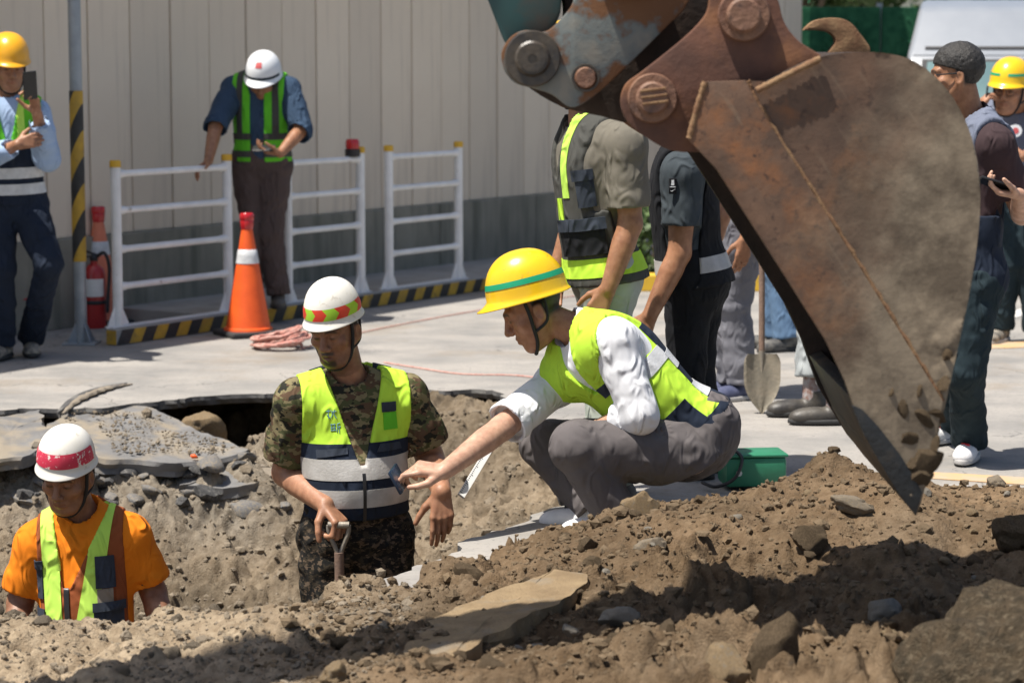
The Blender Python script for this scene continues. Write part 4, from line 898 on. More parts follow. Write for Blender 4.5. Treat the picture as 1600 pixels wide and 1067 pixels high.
def snet(fn, lo, hi, h):
    """naive surface nets with a coarse pass so that only cells near the surface are evaluated finely"""
    lo = np.asarray(lo, float)-3*h; hi = np.asarray(hi, float)+3*h
    B = 6; n = np.ceil((hi-lo)/(h*B)).astype(int)+1; N = n*B+1
    ci = np.stack(np.meshgrid(*[np.arange(k) for k in n], indexing='ij'), -1).reshape(-1, 3)
    cc_ = lo+(ci+.5)*B*h; d = peval(fn, cc_)
    act = ci[np.abs(d) < B*h*1.0]
    F = np.full(N, 1.0, np.float32)
    blk = F[:-1, :-1, :-1].reshape(n[0], B, n[1], B, n[2], B)
    sgn_ = np.where(d < 0, -1.0, 1.0).reshape(n).astype(np.float32)
    blk[...] = sgn_[:, None, :, None, :, None]
    off = np.stack(np.meshgrid(*[np.arange(B+1)]*3, indexing='ij'), -1).reshape(-1, 3)
    ids = (act[:, None].astype(np.int32)*B+off[None].astype(np.int32)).reshape(-1, 3)
    key = np.unique((ids[:, 0].astype(np.int64)*N[1]+ids[:, 1])*N[2]+ids[:, 2])
    ii = np.stack(np.unravel_index(key, tuple(N)), -1)
    F.ravel()[key] = peval(fn, lo+ii*h)
    S = (F < 0).astype(np.uint8)
    c8 = S[:-1, :-1, :-1]+S[1:, :-1, :-1]+S[:-1, 1:, :-1]+S[1:, 1:, :-1]+S[:-1, :-1, 1:]+S[1:, :-1, 1:]+S[:-1, 1:, 1:]+S[1:, 1:, 1:]
    mix_ = (c8 > 0) & (c8 < 8); cid = np.argwhere(mix_)
    idx = np.full(mix_.shape, -1, np.int32); idx[mix_] = np.arange(len(cid))
    cor = np.array([(i, j, k) for i in (0, 1) for j in (0, 1) for k in (0, 1)])
    val = np.stack([F[cid[:, 0]+a, cid[:, 1]+b, cid[:, 2]+c] for a, b, c in cor], 1)
    acc = np.zeros((len(cid), 3)); cn = np.zeros(len(cid))
    for a in range(8):
        for b in range(a+1, 8):
            if np.abs(cor[a]-cor[b]).sum() != 1: continue
            va, vb = val[:, a], val[:, b]; m = (va < 0) != (vb < 0); t = np.where(m, va/np.where(m, va-vb, 1), 0)
            acc += m[:, None]*(cor[a]+t[:, None]*(cor[b]-cor[a])); cn += m
    verts = lo+(cid+acc/cn[:, None])*h; faces = []
    for ax in range(3):
        A = np.take(S, range(0, N[ax]-1), ax); Bq = np.take(S, range(1, N[ax]), ax)
        e = np.argwhere(A != Bq); u, w_ = (ax+1) % 3, (ax+2) % 3
        ok = (e[:, u] > 0) & (e[:, w_] > 0) & (e[:, u] < N[u]-1) & (e[:, w_] < N[w_]-1); e = e[ok]
        q = []
        for du, dw in ((0, 0), (1, 0), (1, 1), (0, 1)):
            c = e.copy(); c[:, u] -= du; c[:, w_] -= dw; q.append(idx[c[:, 0], c[:, 1], c[:, 2]])
        q = np.stack(q, 1); flip = A[e[:, 0], e[:, 1], e[:, 2]] == 0; q[flip] = q[flip][:, ::-1]; faces.append(q)
    f = np.concatenate(faces)
    return verts, f[(f >= 0).all(1)]
def frame(o, l, u):
    u = nrm(u); l = np.asarray(l, float); l = nrm(l-u*(l@u)); f = np.cross(l, u); return dict(o=np.asarray(o, float), l=l, f=f, u=u, m=np.stack([l, f, u], 1))
def loc(Fm, p): return (p-f32(Fm['o']))@f32(Fm['m'])
def wrinkle(p, amp, fr, seed, ax=None, st=.35):
    p = f32(p); q = p*np.float32(fr)
    if ax is not None: ax = f32(ax); q = q-(q@ax)[:, None]*ax*np.float32(1-st)      # folds run along ax
    w = p*fr*.5; q = q+.6*np.column_stack([vnoise(w, seed+1), vnoise(w, seed+2), vnoise(w, seed+3)])
    n = vnoise(q, seed); return amp*(1-2*np.abs(n))*.7+amp*.4*vnoise(q*2.1, seed+5)

def patch(src, Fm, cons, off, matn, name, parent, th=.004):
    """a sewn-on piece: the part of a garment's surface between planes given in the frame Fm; cons = [(axis 0 l/1 f/2 u or vector, value, sign)] keeps sign*(x-value) > 0"""
    bm = bmesh.new(); bm.from_mesh(src.data)
    ax3 = [Fm['l'], Fm['f'], Fm['u']]
    for a, val, s in cons:
        n_ = ax3[a] if isinstance(a, int) else nrm(Fm['m']@np.asarray(a, float)); co = Fm['o']+n_*val
        g_ = bm.verts[:]+bm.edges[:]+bm.faces[:]
        bmesh.ops.bisect_plane(bm, geom=g_, plane_co=Vector(co), plane_no=Vector(n_*(-s)), clear_outer=True)
    if not bm.faces: bm.free(); return None
    if name[:6] in ('pocket', 'should', 'radio_'):               # keep the largest piece only
        seen = set(); best = []
        for f0 in bm.faces:
            if f0 in seen: continue
            st_ = [f0]; isl = []; seen.add(f0)
            while st_:
                q = st_.pop(); isl.append(q)
                for e in q.edges:
                    for g_ in e.link_faces:
                        if g_ not in seen: seen.add(g_); st_.append(g_)
            if len(isl) > len(best): best = isl
        kb_ = set(best); bmesh.ops.delete(bm, geom=[f0 for f0 in bm.faces if f0 not in kb_], context='FACES')
    bm.normal_update()
    no = [v_.normal.copy() for v_ in bm.verts]
    for v_, q in zip(bm.verts, no): v_.co += q*off
    be = [e for e in bm.edges if e.is_boundary]
    dn = {v_: v_.normal.copy() for e in be for v_ in e.verts}
    r = bmesh.ops.extrude_edge_only(bm, edges=be); 
    for g_ in r['geom']:
        if isinstance(g_, bmesh.types.BMVert):
            src_v = [e.other_vert(g_) for e in g_.link_edges if e.other_vert(g_) in dn and (e.other_vert(g_).co-g_.co).length < 1e-7]
            if src_v: g_.co -= dn[src_v[0]]*th
    me = bpy.data.meshes.new(name); bm.to_mesh(me); bm.free(); me.materials.append(M[matn]); me.polygons.foreach_set('use_smooth', [True]*len(me.polygons)); me.set_sharp_from_angle(angle=R(50))
    return link(bpy.data.objects.new(name, me), parent)
def polypatch(src, Fm, pts, off, matn, name, parent, front=True, th=.004):
    """convex outline (l, u) in frame coordinates cut out of a garment front or back"""
    pts = list(pts); A = sum(a[0]*b[1]-b[0]*a[1] for a, b in zip(pts, pts[1:]+pts[:1]))
    if A < 0: pts = pts[::-1]
    cons = [(1, 0.0, 1 if front else -1)]
    for a, b in zip(pts, pts[1:]+pts[:1]):
        n_ = np.array([-(b[1]-a[1]), 0, b[0]-a[0]]); n_ = n_/np.linalg.norm(n_); cons.append((n_, a[0]*n_[0]+a[1]*n_[2], 1))
    return patch(src, Fm, cons, off, matn, name, parent, th)

# ---- materials for people
mat('skin', None, (.74, .68, .66), .45, 34, .5, 320, attr='Col', sub=.12, spec=.4, bdist=.0015)
mat('hair', (.012, .011, .010), (.03, .026, .023), .55, 60, .8, 220, stretch=(1, 1, .3), bdist=.006)
def cloth(name, c, d=.82, sc=7, rough=.9, **k): mat(name, c, tuple(q*d for q in c), rough, sc, k.pop('bump', .25), k.pop('bscale', 380), spec=k.pop('spec', .2), sheen=.0, bdist=.002, fold=k.pop('fold', (11, .9, .022)), **k)
cloth('cloth_white', (.74, .75, .78), .93); cloth('cloth_lime', (.50, .79, .06), .9, rough=.75); cloth('cloth_green', (.13, .55, .03), .85, rough=.75); cloth('cloth_limelight', (.52, .82, .12), .92, rough=.7)
cloth('cloth_navy', (.018, .026, .045), .75); cloth('cloth_black', (.014, .015, .018), .75); cloth('cloth_orange', (.80, .22, .012), .88); cloth('cloth_rust', (.30, .085, .03), .8)
cloth('cloth_grey', (.125, .112, .112), .85, 12); cloth('cloth_khaki', (.17, .155, .125), .85); cloth('cloth_slate', (.055, .068, .078), .8); cloth('cloth_denim_pale', (.36, .385, .39), .8, 5, c3=(.22, .235, .24), c3scale=6)
cloth('cloth_denim', (.12, .2, .32), .8, 6); cloth('cloth_steelgrey', (.19, .19, .215), .8); cloth('cloth_plum', (.055, .035, .038), .8); cloth('cloth_darkgreen', (.02, .034, .042), .75); cloth('cloth_blueshirt', (.04, .07, .12), .8)
cloth('cloth_palegreen', (.42, .46, .40), .85); cloth('cloth_umber', (.095, .07, .065), .8); cloth('cloth_lightblue', (.36, .48, .68), .9); cloth('cloth_vestgrey', (.075, .075, .068), .8); cloth('cloth_bluegrey', (.16, .18, .24), .85); cloth('cloth_charcoal', (.05, .055, .06), .75)
cloth('cloth_pocket', (.045, .055, .075), .7, 16); cloth('cloth_dusty', (.30, .255, .2), .8, 9); cloth('cloth_darktee', (.018, .028, .022), .7)
def camo(name, a, b, c, d, s):
    def ex(H, col):
        N, L = H['N'], H['L']
        def blot(sc, sd, lo):
            mp = N.new('ShaderNodeMapping'); mp.inputs['Location'].default_value = (sd, sd*2, sd*3); mp.inputs['Scale'].default_value = (1, 1, 1.7); L.new(H['tc'].outputs['Object'], mp.inputs[0])
            n_ = N.new('ShaderNodeTexNoise'); n_.inputs['Scale'].default_value = sc; n_.inputs['Detail'].default_value = 2.5; n_.inputs['Roughness'].default_value = .6; L.new(mp.outputs[0], n_.inputs['Vector'])
            return H['ramp'](n_.outputs[0], lo, lo+.015)
        col = H['mix'](blot(s, 1, .5), a, b); col = H['mix'](blot(s, 4, .54), col, c); return H['mix'](blot(s*1.2, 9, .57), col, d)
    mat(name, a, None, .9, 5, .3, 380, spec=.2, extra=ex, bdist=.002, fold=(11, .9, .022))
camo('camo_shirt', (.19, .16, .085), (.075, .08, .035), (.095, .058, .035), (.022, .022, .016), 17)
camo('camo_trousers', (.013, .012, .011), (.04, .032, .022), (.01, .01, .009), (.11, .08, .055), 34)
mat('helmet_yellow', (.86, .55, .012), (.78, .46, .01), .28, 4, .05, 30, spec=.5, coat=.3, c3=(.6, .36, .03), c3scale=38, c3lo=.64, c3hi=.74)
mat('helmet_orange', (.85, .42, .015), (.8, .38, .012), .3, 4, spec=.5, coat=.3)
mat('helmet_white', (.76, .74, .68), (.68, .655, .59), .42, 9, .05, 30, spec=.4, c3=(.42, .37, .29), c3scale=30, c3lo=.6, c3hi=.76)
mat('helmet_clean', (.72, .74, .76), (.68, .7, .72), .35, 5, spec=.4)
mat('band_green', (.01, .30, .14), (.015, .34, .17), .4, 14)
mat('band_lime', (.36, .62, .03), (.3, .55, .03), .4, 22)
mat('band_red', (.72, .055, .02), (.6, .04, .02), .4, 22)
def worn(H, col):
    n_ = H['nz'](55, 5, .7); return H['mix'](H['ramp'](n_.outputs[0], .56, .6), col, (.72, .66, .6))
mat('band_pink', (.62, .03, .075), (.52, .035, .07), .55, 18, extra=worn)
mat('strap', (.012, .012, .013), None, .7)
mat('sneaker_white', (.72, .72, .72), (.62, .62, .63), .6, 30, .2, 120); mat('sneaker_blue', (.05, .06, .12), (.08, .09, .16), .7, 30, .2, 120); mat('sole_white', (.42, .41, .4), None, .6); mat('sole_black', (.03, .03, .03), None, .7)
mat('boot_black', (.035, .032, .03), (.09, .08, .066), .5, 12, .2, 60); mat('shoe_grey', (.05, .05, .052), (.17, .16, .14), .7, 22, .3, 90); mat('shoe_beige', (.35, .31, .25), (.06, .06, .06), .8, 26, .3, 90)
mat('sock', (.2, .1, .07), (.35, .33, .33), .9, 45); mat('red_trim', (.6, .02, .03), None, .6); mat('metal_thin', (.5, .5, .5), None, .3, metal=1)
mat('badge', (.72, .74, .76), None, .5); mat('badge_red', (.55, .1, .1), None, .5); mat('ink', (.12, .28, .38), None, .7); mat('ink_grey', (.33, .34, .36), None, .7); mat('belt', (.07, .04, .025), None, .5)
mat('phone_blue', (.012, .026, .05), (.016, .03, .06), .25, 9)
SKIN = {'tan': V(.40, .205, .12), 'dark': V(.29, .145, .085), 'fair': V(.55, .335, .235), 'mid': V(.36, .18, .1)}

def head_sdf(q, open_mouth=0.0, wide=1.0):
    x, y, z = q.T; ax_ = np.abs(x)/wide; s = np.column_stack([ax_, y, z])
    d = ell(q, (0, -.012, .048), (.077*wide, .097, .088))
    d = smin(d, ell(s, (0, .022, -.030), (.062, .070, .088)), .03)
    d = smin(d, ell(s, (.0, .062, -.097), (.030, .024, .022)), .03)
    d = smin(d, cap(s, V(.058, -.005, -.03), V(.030, .055, -.088), .020, .018), .025)             # jaw
    d = smin(d, ell(s, (.044, .060, -.012), (.024, .022, .02)), .025)                              # cheekbone
    d = smin(d, cap(s, V(.010, .090, .034), V(.048, .074, .036), .011, .011), .014)                # brow
    d = -smin(-d, sph(s, (.033, .108, .012), .021), .014)                                          # socket
    d = smin(d, sph(s, (.032, .0765, .012), .0150), .006)                                          # lid
    d = smin(d, cap(s, V(0, .092, .022), V(0, .112, -.022), .0085, .0125), .012)                   # nose
    d = smin(d, sph(s, (.0135, .101, -.027), .0098), .008)
    d = smin(d, ell(s, (0, .084, -.058), (.026, .014, .017)), .012)
    d = smin(d, cap(s, V(0, .0945, -.052), V(.021, .083, -.057), .0060, .0035), .004)
    d = smin(d, cap(s, V(0, .0925, -.068-open_mouth*.6), V(.018, .082, -.063-open_mouth*.3), .0068, .004), .004)
    d = -smin(-d, cap(s, V(0, .101, -.060-open_mouth*.3), V(.020, .089, -.060-open_mouth*.2), .0022+open_mouth*.42, .002), .003)
    ear_ = ell(s-V(.077, -.012, -.002), (0, 0, 0), (.012, .021, .034)); ear_ = -smin(-ear_, ell(s-V(.087, -.006, .002), (0, 0, 0), (.008, .011, .02)), .006)
    return smin(d, ear_, .008)
def head_col(q, base, o):
    x, y, z = q.T; ax_ = np.abs(x); c = np.tile(base, (len(q), 1))
    c *= (1+.10*vnoise(q*30, 3))[:, None]
    def blend(m, col): c[:] = c*(1-m[:, None])+np.asarray(col)*m[:, None]
    sm = lambda v_, a, b: np.clip((v_-a)/(b-a), 0, 1)
    lips = np.exp(-((z+.0605)/.0085)**2-(ax_/.021)**4)*sm(y, .07, .085); blend(np.clip(lips, 0, 1)*.5, base*V(.75, .45, .45))
    brow = np.exp(-((z-.034-.004*np.sin(ax_*60))/.0055)**2)*sm(ax_, .010, .016)*(1-sm(ax_, .05, .056))*sm(y, .05, .065); blend(np.clip(brow*1.2, 0, 1)*.85, (.02, .016, .014))
    eye = np.exp(-(((z-.0105)/.0048)**2+((ax_-.032)/.0135)**2)**2)*sm(y, .06, .07); blend(np.clip(eye, 0, 1)*.85, (.035, .022, .018))
    nos = np.exp(-(((z+.035)/.004)**2+((ax_-.008)/.005)**2))*sm(y, .09, .1); blend(nos*.7, (.03, .015, .01))
    if o.get('mouth', 0): mo = np.exp(-(((z+.063)/.005)**2+(ax_/.016)**2)**2)*sm(y, .075, .085); blend(np.clip(mo, 0, 1)*.8, (.05, .015, .012))
    if o.get('beard', 0):
        b = np.exp(-((z+.047)/.007)**2)*(1-sm(ax_, .022, .03))*sm(y, .07, .085)+np.exp(-((z+.09)/.014)**2)*(1-sm(ax_, .018, .03))*sm(y, .055, .07)+.35*sm(-z, .045, .08)*sm(y, .0, .03)
        blend(np.clip(b, 0, 1)*o['beard'], (.035, .026, .022))
    h = np.clip(sm(z, .058, .066)+sm(-y, .022, .03)*sm(z, -.035, -.02)+sm(-y, -.008, 0)*sm(z, .02, .03)*sm(ax_, .06, .065), 0, 1); blend(h, (.014, .012, .011))
    return c

def hand_caps(wr, d, n, t, curl, thumb, sc=1.0):
    """capsules of a hand: wr wrist, d finger direction, n palm side, t thumb side; curl = bend of each joint per finger (index..little), radians"""
    d = nrm(d); n = nrm(n-d*(n@d)); t0 = np.cross(d, n); t = t0 if t0@t > 0 else -t0
    C = []; L = []
    offs = [.029, .0095, -.0105, -.029]; lens = [(.043, .026, .021), (.047, .030, .022), (.044, .028, .021), (.034, .021, .018)]; kx = [.084, .088, .084, .076]
    for i in range(4):
        k = wr+(d*kx[i]+t*offs[i])*sc; C.append((wr+(d*.012+t*offs[i]*.55)*sc, k, .0155*sc, .0118*sc, 0))
        a = 0; p_ = k
        sp = t*offs[i]*.9
        for j in range(3):
            a += curl[i][j] if isinstance(curl[i], (tuple, list)) else curl[i]
            dr = nrm(d*math.cos(a)+n*math.sin(a)+sp*(1 if j == 0 else .2)); q_ = p_+dr*lens[i][j]*sc
            C.append((p_, q_, (.0100-.0010*j)*sc, (.0094-.0012*j)*sc, 1)); p_ = q_
    b = wr+(d*.018+t*.020+n*.006)*sc; m_ = b+nrm(d*.62+t*.62+n*thumb[0])*.046*sc
    q_ = m_+nrm(d*.85+t*(.5-thumb[1])+n*thumb[0]*1.1)*.034*sc; e_ = q_+nrm(d*.9+t*(.35-thumb[1]*1.5)+n*thumb[0]*1.2)*.027*sc
    C += [(b, m_, .0165*sc, .0125*sc, 0), (m_, q_, .0118*sc, .0105*sc, 1), (q_, e_, .0104*sc, .0085*sc, 1)]
    return C
def hand_sdf(p, C):
    palm = None; fin = None
    for a, b, r1, r2, k in C:
        x = cap(p, a, b, r1, r2)
        if k == 0: palm = x if palm is None else smin(palm, x, .010)
        else: fin = x if fin is None else smin(fin, x, .0022)
    return smin(palm, fin, .007)

def ik(a, c, l1, l2, hint):
    d = c-a; L = np.linalg.norm(d); L = min(L, (l1+l2)*.995); u = nrm(d); x = (l1*l1-l2*l2+L*L)/(2*L); h_ = math.sqrt(max(l1*l1-x*x, 0))
    hint = np.asarray(hint, float); hint = nrm(hint-u*(hint@u)); return a+u*x+hint*h_, a+u*L

def helmet(parent, Hf, s, matn, tilt=0, band=None, peak=.02, dz=.066, w=.108, l=.134, hgt=.13, dy=-.006):
    """hard hat in the head frame; returns the point function (angle from front towards the left, height 0..1 on the dome)"""
    ct, st_ = math.cos(tilt), math.sin(tilt)
    def toW(x, y, z):
        y2 = y*ct-z*st_; z2 = y*st_+z*ct; return Hf['o']+Hf['m']@(V(x, y2+dy, z2+dz)*s)
    def dome(a, tt, off=0):                       # a: 0 front, tt: 0 rim .. 1 crown
        ph = (1-tt)*math.pi/2; r = math.sin(ph)**.86; z = hgt*math.cos(ph)**.95 if tt > 0 else 0
        return ((w+off)*r*math.sin(a), (l+off)*r*math.cos(a), z+off*(tt))
    na = 56; rows = []
    for (tt, o_, pk, dzz) in [(None, .0, 0, 0)]+[(k/12, 0, 0, 0) for k in range(11, -1, -1)]+[(0, .0015, .15, -.006), (0, .004, .5, -.013), (0, .0075, 1, -.018), (0, .008, 1.03, -.021), (0, .006, .97, -.022), (0, .0, .3, -.014), (0, -.006, 0, -.002)]+[(k/8, -.007, 0, 0) for k in range(1, 8)]:
        row = []
        for k in range(na):
            a = 2*math.pi*k/na
            if tt is None: x, y, z = 0, 0, hgt
            else:
                x, y, z = dome(a, tt, o_); fr = max(0, math.cos(a))**1.5; y += pk*peak*fr; z += dzz-pk*.006*fr+pk*.003*max(0, -math.cos(a))
            row.append(toW(x, y, z))
        rows.append(row)
    v = [rows[0][0]]; f = []
    for r_ in rows[1:]: v += r_
    for k in range(na): f.append((0, 1+k, 1+(k+1) % na))
    for i in range(len(rows)-2):
        for k in range(na): f.append((1+i*na+k, 1+(i+1)*na+k, 1+(i+1)*na+(k+1) % na, 1+i*na+(k+1) % na))
    h = mk('helmet', v, f, matn, parent)
    def strip(a0, a1, t0, t1, mt, name='band', off=.0016, sh0=0, sh1=0, na_=24, nt=6):
        v = []; f = []
        for j in range(nt+1):
            tt = t0+(t1-t0)*j/nt; e = 1-abs(2*j/nt-1)
            for i in range(na_+1):
                a = a0+sh0*e+(a1+sh1*e-a0-sh0*e)*i/na_; v.append(toW(*dome(a, tt, off)))
        for j in range(nt):
            for i in range(na_): f.append((j*(na_+1)+i, j*(na_+1)+i+1, (j+1)*(na_+1)+i+1, (j+1)*(na_+1)+i))
        return mk(name, v, f, mt, h)
    return h, strip, toW
def chinstrap(parent, Hf, s, side=1, back=True):
    def T(x, y, z): return Hf['o']+Hf['m']@(V(x, y, z)*s)
    for sg in (-1, 1):
        bm = bmesh.new(); pts = smoothpath([T(sg*.083, .018, .055), T(sg*.081, .022, .01), T(sg*.0765, .030, -.035), T(sg*.060, .040, -.085), T(sg*.03, .058, -.118), T(0, .062, -.124)], 5)
        bm_tube(bm, pts, .0062*s, 8); mkbm('chin_strap', bm, 'strap', parent, autos=60)
        if back:
            bm = bmesh.new(); bm_tube(bm, smoothpath([T(sg*.080, -.045, .03), T(sg*.081, -.022, -.034), T(sg*.073, .032, -.052)], 5), .005*s, 8); mkbm('chin_strap', bm, 'strap', parent, autos=60)

def shoe(parent, an, fd, matn, sole, s=1.0, up=None):
    fd = nrm(V(fd[0], fd[1], fd[2] if len(fd) > 2 else 0)); upv = V(0, 0, 1) if up is None else nrm(up); lf = nrm(np.cross(upv, fd)); upv = np.cross(fd, lf)
    base = an-upv*.075*s
    Fm = dict(o=base, m=np.stack([lf, fd, upv], 1))
    def fn(p):
        q = loc(Fm, p)/s; d = ell(q, (0, -.02, .045), (.040, .062, .05)); d = smin(d, ell(q, (0, .09, .032), (.048, .10, .042)), .03); d = smin(d, ell(q, (0, .155, .028), (.044, .052, .032)), .02); d = smin(d, cap(q, V(0, -.01, .06), V(0, -.012, .105), .044, .046), .02)
        d = np.maximum(d, .012-q[:, 2]); d = np.maximum(d, q[:, 2]-.112); return d*s
    v, f = snet(fn, base-V(.24, .24, .05)*s-abs(upv)*.05, base+V(.24, .24, .2)*s, .006); o = mk('shoe', v, f, matn, parent)
    def fs(p):
        q = loc(Fm, p)/s; a = np.maximum(np.maximum(ell(q, (0, .06, .0), (.052, .16, .5)), ell(q, (0, .06, 0), (.06, .152, .5))), np.maximum(-q[:, 2]+.0, q[:, 2]-.022)); return a*s
    v, f = snet(fs, base-V(.24, .24, .05)*s-abs(upv)*.05, base+V(.24, .24, .12)*s, .006); mk('sole', v, f, sole, o)
    return o, Fm

def person(label, J, o):
    """J: joints in world metres; o: looks"""
    root = thing('person', label, 'person', V(*(np.mean([J['anL'], J['anR']], 0)[:2]), min(J['anL'][2], J['anR'][2])-.075), o.get('group'))
    res = o.get('res', .007); g = o.get('girth', 1.0); k_ = o.get('scale', 1.0)
    T = frame(J['pel'], J['shL']-J['shR'], J['neck']-J['pel']); TL = float(np.linalg.norm(J['neck']-J['pel']))
    if 'hipL' not in J:
        J['hipL'] = J['pel']+T['l']*.085; J['hipR'] = J['pel']-T['l']*.085
    Hf = frame(J['head'], np.cross(J['hu'], J['hf']), J['hu']); hf = nrm(J['hf']); Hf['f'] = np.cross(Hf['l'], Hf['u']); Hf['m'] = np.stack([Hf['l'], Hf['f'], Hf['u']], 1)
    hs = o.get('head', 1.0); arms = [('L', 1), ('R', -1)]
    lean = o.get('belly', 0)
    def torso(p, e=0.0, low=True):
        q = loc(T, p)
        d = ell(q, (0, .0, .70*TL), (.168*g+e, .112*g+e, .20+e))
        d = smin(d, ell(q, (0, .012+lean*.4, .36*TL), (.152*g+e, .108*g+e+lean, .20+e)), .06)
        if low: d = smin(d, ell(q, (0, -.008, .02), (.168*g+e, .118*g+e, .13+e)), .06)
        d = smin(d, cap(p, J['shL'], J['shR'], .058*g+e, .058*g+e), .07)
        for s_ in 'LR': d = smin(d, cap(p, J['neck']+T['u']*.03, J['sh'+s_], .045+e*.6, .050*g+e), .05)
        return d
    ra = o.get('arm', 1.0)
    def armf(p, s_, e=0.0, e2=None):
        a, b, c = J['sh'+s_], J['el'+s_], J['wr'+s_]; e2 = e if e2 is None else e2
        return smin(capm(p, a, b, .052*ra+e, .052*ra+e, .041*ra+e), capm(p, b, c, .041*ra+e2, .044*ra+e2, .0285*ra+e2, .3), .02)
    def legf(p, s_, e=0.0, e2=None):
        a, b, c = J['hip'+s_], J['kn'+s_], J['an'+s_]; e2 = e if e2 is None else e2
        return smin(capm(p, a, b, .086*g+e, .082*g+e, .056+e, .3), capm(p, b, c, .055+e, .054+e, .038+e2, .3), .03)
    hands = {s_: hand_caps(J['wr'+s_], *J['hand'+s_], sc=o.get('hand', 1.0)) for s_ in 'LR' if ('hand'+s_) in J}
    # ---- body
    nb = J['neck']; hb = Hf['o']+Hf['m']@(V(0, -.028, -.03)*hs)
    def body(p):
        d = cap(p, nb-T['u']*.03, hb, .058*g, .050); d = smin(d, torso(p, -.032), .03)
        for s_ in 'LR':
            a_ = armf(p, s_)
            if s_ in hands: a_ = smin(a_, near(p, J['wr'+s_], .24, lambda q_: hand_sdf(q_, hands[s_])), .010)
            d = smin(d, a_, .012); d = smin(d, legf(p, s_, -.018), .012)
        return smin(d, near(p, Hf['o'], .2*hs, lambda q_: head_sdf((q_-f32(Hf['o']))@f32(Hf['m'])/np.float32(hs), o.get('mouth', 0), o.get('face', 1.0))*np.float32(hs)), .014)
    js = np.array([J[k] for k in J if k[:2] in ('pe', 'ne', 'sh', 'el', 'wr', 'hi', 'kn', 'an')]+[Hf['o']+V(0, 0, .15), Hf['o']-V(.14, .14, .1), Hf['o']+V(.14, .14, .1)]+[c[1] for s_ in hands for c in hands[s_]])
    v, f = snet(body, js.min(0)-.09, js.max(0)+.09, o.get('bres', res))
    b = mk('body', v, f, 'skin', root)
    base = SKIN[o.get('skin', 'tan')]; q = (v-Hf['o'])@Hf['m']/hs; c = head_col(q, base, o); far = (np.linalg.norm(q-V(0, 0, -.01), axis=1) > .16)[:, None]
    arm_c = o.get('armskin'); arm_c = SKIN[arm_c] if arm_c else base
    c = np.where(far, arm_c*(1+.12*vnoise(v*40, 5)+.1*vnoise(v*9, 6))[:, None], c); setcol(b, np.clip(c, .005, 1))
    # ---- trousers
    tr = o['trousers']; et = tr.get('e', .020); ef = tr.get('flare', .03)
    def trs(p):
        q = loc(T, p); d = ell(q, (0, -.008, .02), (.168*g+et, .118*g+et, .13+et)); d = smin(d, ell(q, (0, .005+lean*.4, .30*TL), (.150*g+et, .108*g+et+lean, .15)), .05)
        L_ = None
        for s_ in 'LR':
            x = legf(p, s_, et, ef); kn = J['kn'+s_]; an = J['an'+s_]; dn = nrm(an-kn)
            x = np.maximum(x, (p-an)@dn-tr.get('end', .0)); L_ = x if L_ is None else smin(L_, x, .012)
        d = np.maximum(d, q[:, 2]-tr.get('waist', .17)); d = smin(d, L_, .04)
        return d+wrinkle(p, tr.get('wr', .006), 11, 21, T['l'], .5)+tr.get('wr', .006)*.5*vnoise(p*26, 23)
    pts = np.array([J[k] for k in ('pel', 'hipL', 'hipR', 'knL', 'knR', 'anL', 'anR')])
    v, f = snet(trs, pts.min(0)-.17, pts.max(0)+.2, tr.get('res', res)); TRO = mk('trousers', v, f, tr['mat'], root)
    if tr.get('belt'):
        patch(TRO, T, [(2, .12, 1), (2, .155, -1)], .004, 'belt', 'belt', root)
    # ---- shirt
    sh = o['shirt']; es_ = sh.get('e', .012); sl = sh.get('sleeve', .62); eslv = sh.get('slv', .022)
    def shirt(p):
        q = loc(T, p); d = torso(p, es_, True); d = np.maximum(d, sh.get('hem', -.08)-q[:, 2])
        A_ = None
        for s_ in 'LR':
            s1 = sl if not isinstance(sl, dict) else sl[s_]
            a, b_, c_ = J['sh'+s_], J['el'+s_], J['wr'+s_]
            if s1 <= 1:
                x = capm(p, a, b_, .054*ra+es_, .055*ra+eslv, .050*ra+eslv*1.2, .5); dn = nrm(b_-a); cut = (p-a)@dn-s1*np.linalg.norm(b_-a); inn_ = capm(p, a, b_, .045*ra, .055*ra+eslv-.011, .050*ra+eslv*1.2-.011, .5)
                x = np.maximum(x, cut)
                if res < .0069: x = np.maximum(x, -np.maximum(inn_, -cut-.03))
            else:
                x = smin(capm(p, a, b_, .054*ra+es_, .056*ra+eslv, .046*ra+eslv), capm(p, b_, c_, .045*ra+eslv, .046*ra+eslv, .034*ra+eslv*.8, .3), .025); dn = nrm(c_-b_); ln = np.linalg.norm(c_-b_); cut = (p-b_)@dn-(s1-1)*ln
                x = np.maximum(x, np.where((p-b_)@dn > 0, cut, -1)); 
                near = np.linalg.norm(p-(b_+dn*(s1-1)*ln), axis=1) < .09
                x = np.where(near, np.maximum(x, -np.maximum(armf(p, s_, eslv*.65), -cut-.02)), x)
            x = x+wrinkle(p, sh.get('wr', .005), 13, 31, nrm(np.cross(b_-a, T['f'])+1e-6), .4)
            A_ = x if A_ is None else np.minimum(A_, x)
        d = d+wrinkle(p, sh.get('wr', .005), 9, 33, T['u'], .45)
        d = smin(d, A_, .03)
        ncut = cap(p, nb+T['u']*-.015+T['f']*.012, hb+T['u']*.05+T['f']*.02, .066+sh.get('neck', 0), .085)
        d = np.maximum(d, -ncut)
        return d
    ext = np.array([J[k] for k in ('pel', 'neck', 'shL', 'shR', 'elL', 'elR')]+([J['wrL'], J['wrR']]))
    v, f = snet(shirt, ext.min(0)-.19, ext.max(0)+.15, sh.get('res', res)); SH = mk('shirt', v, f, sh['mat'], root)
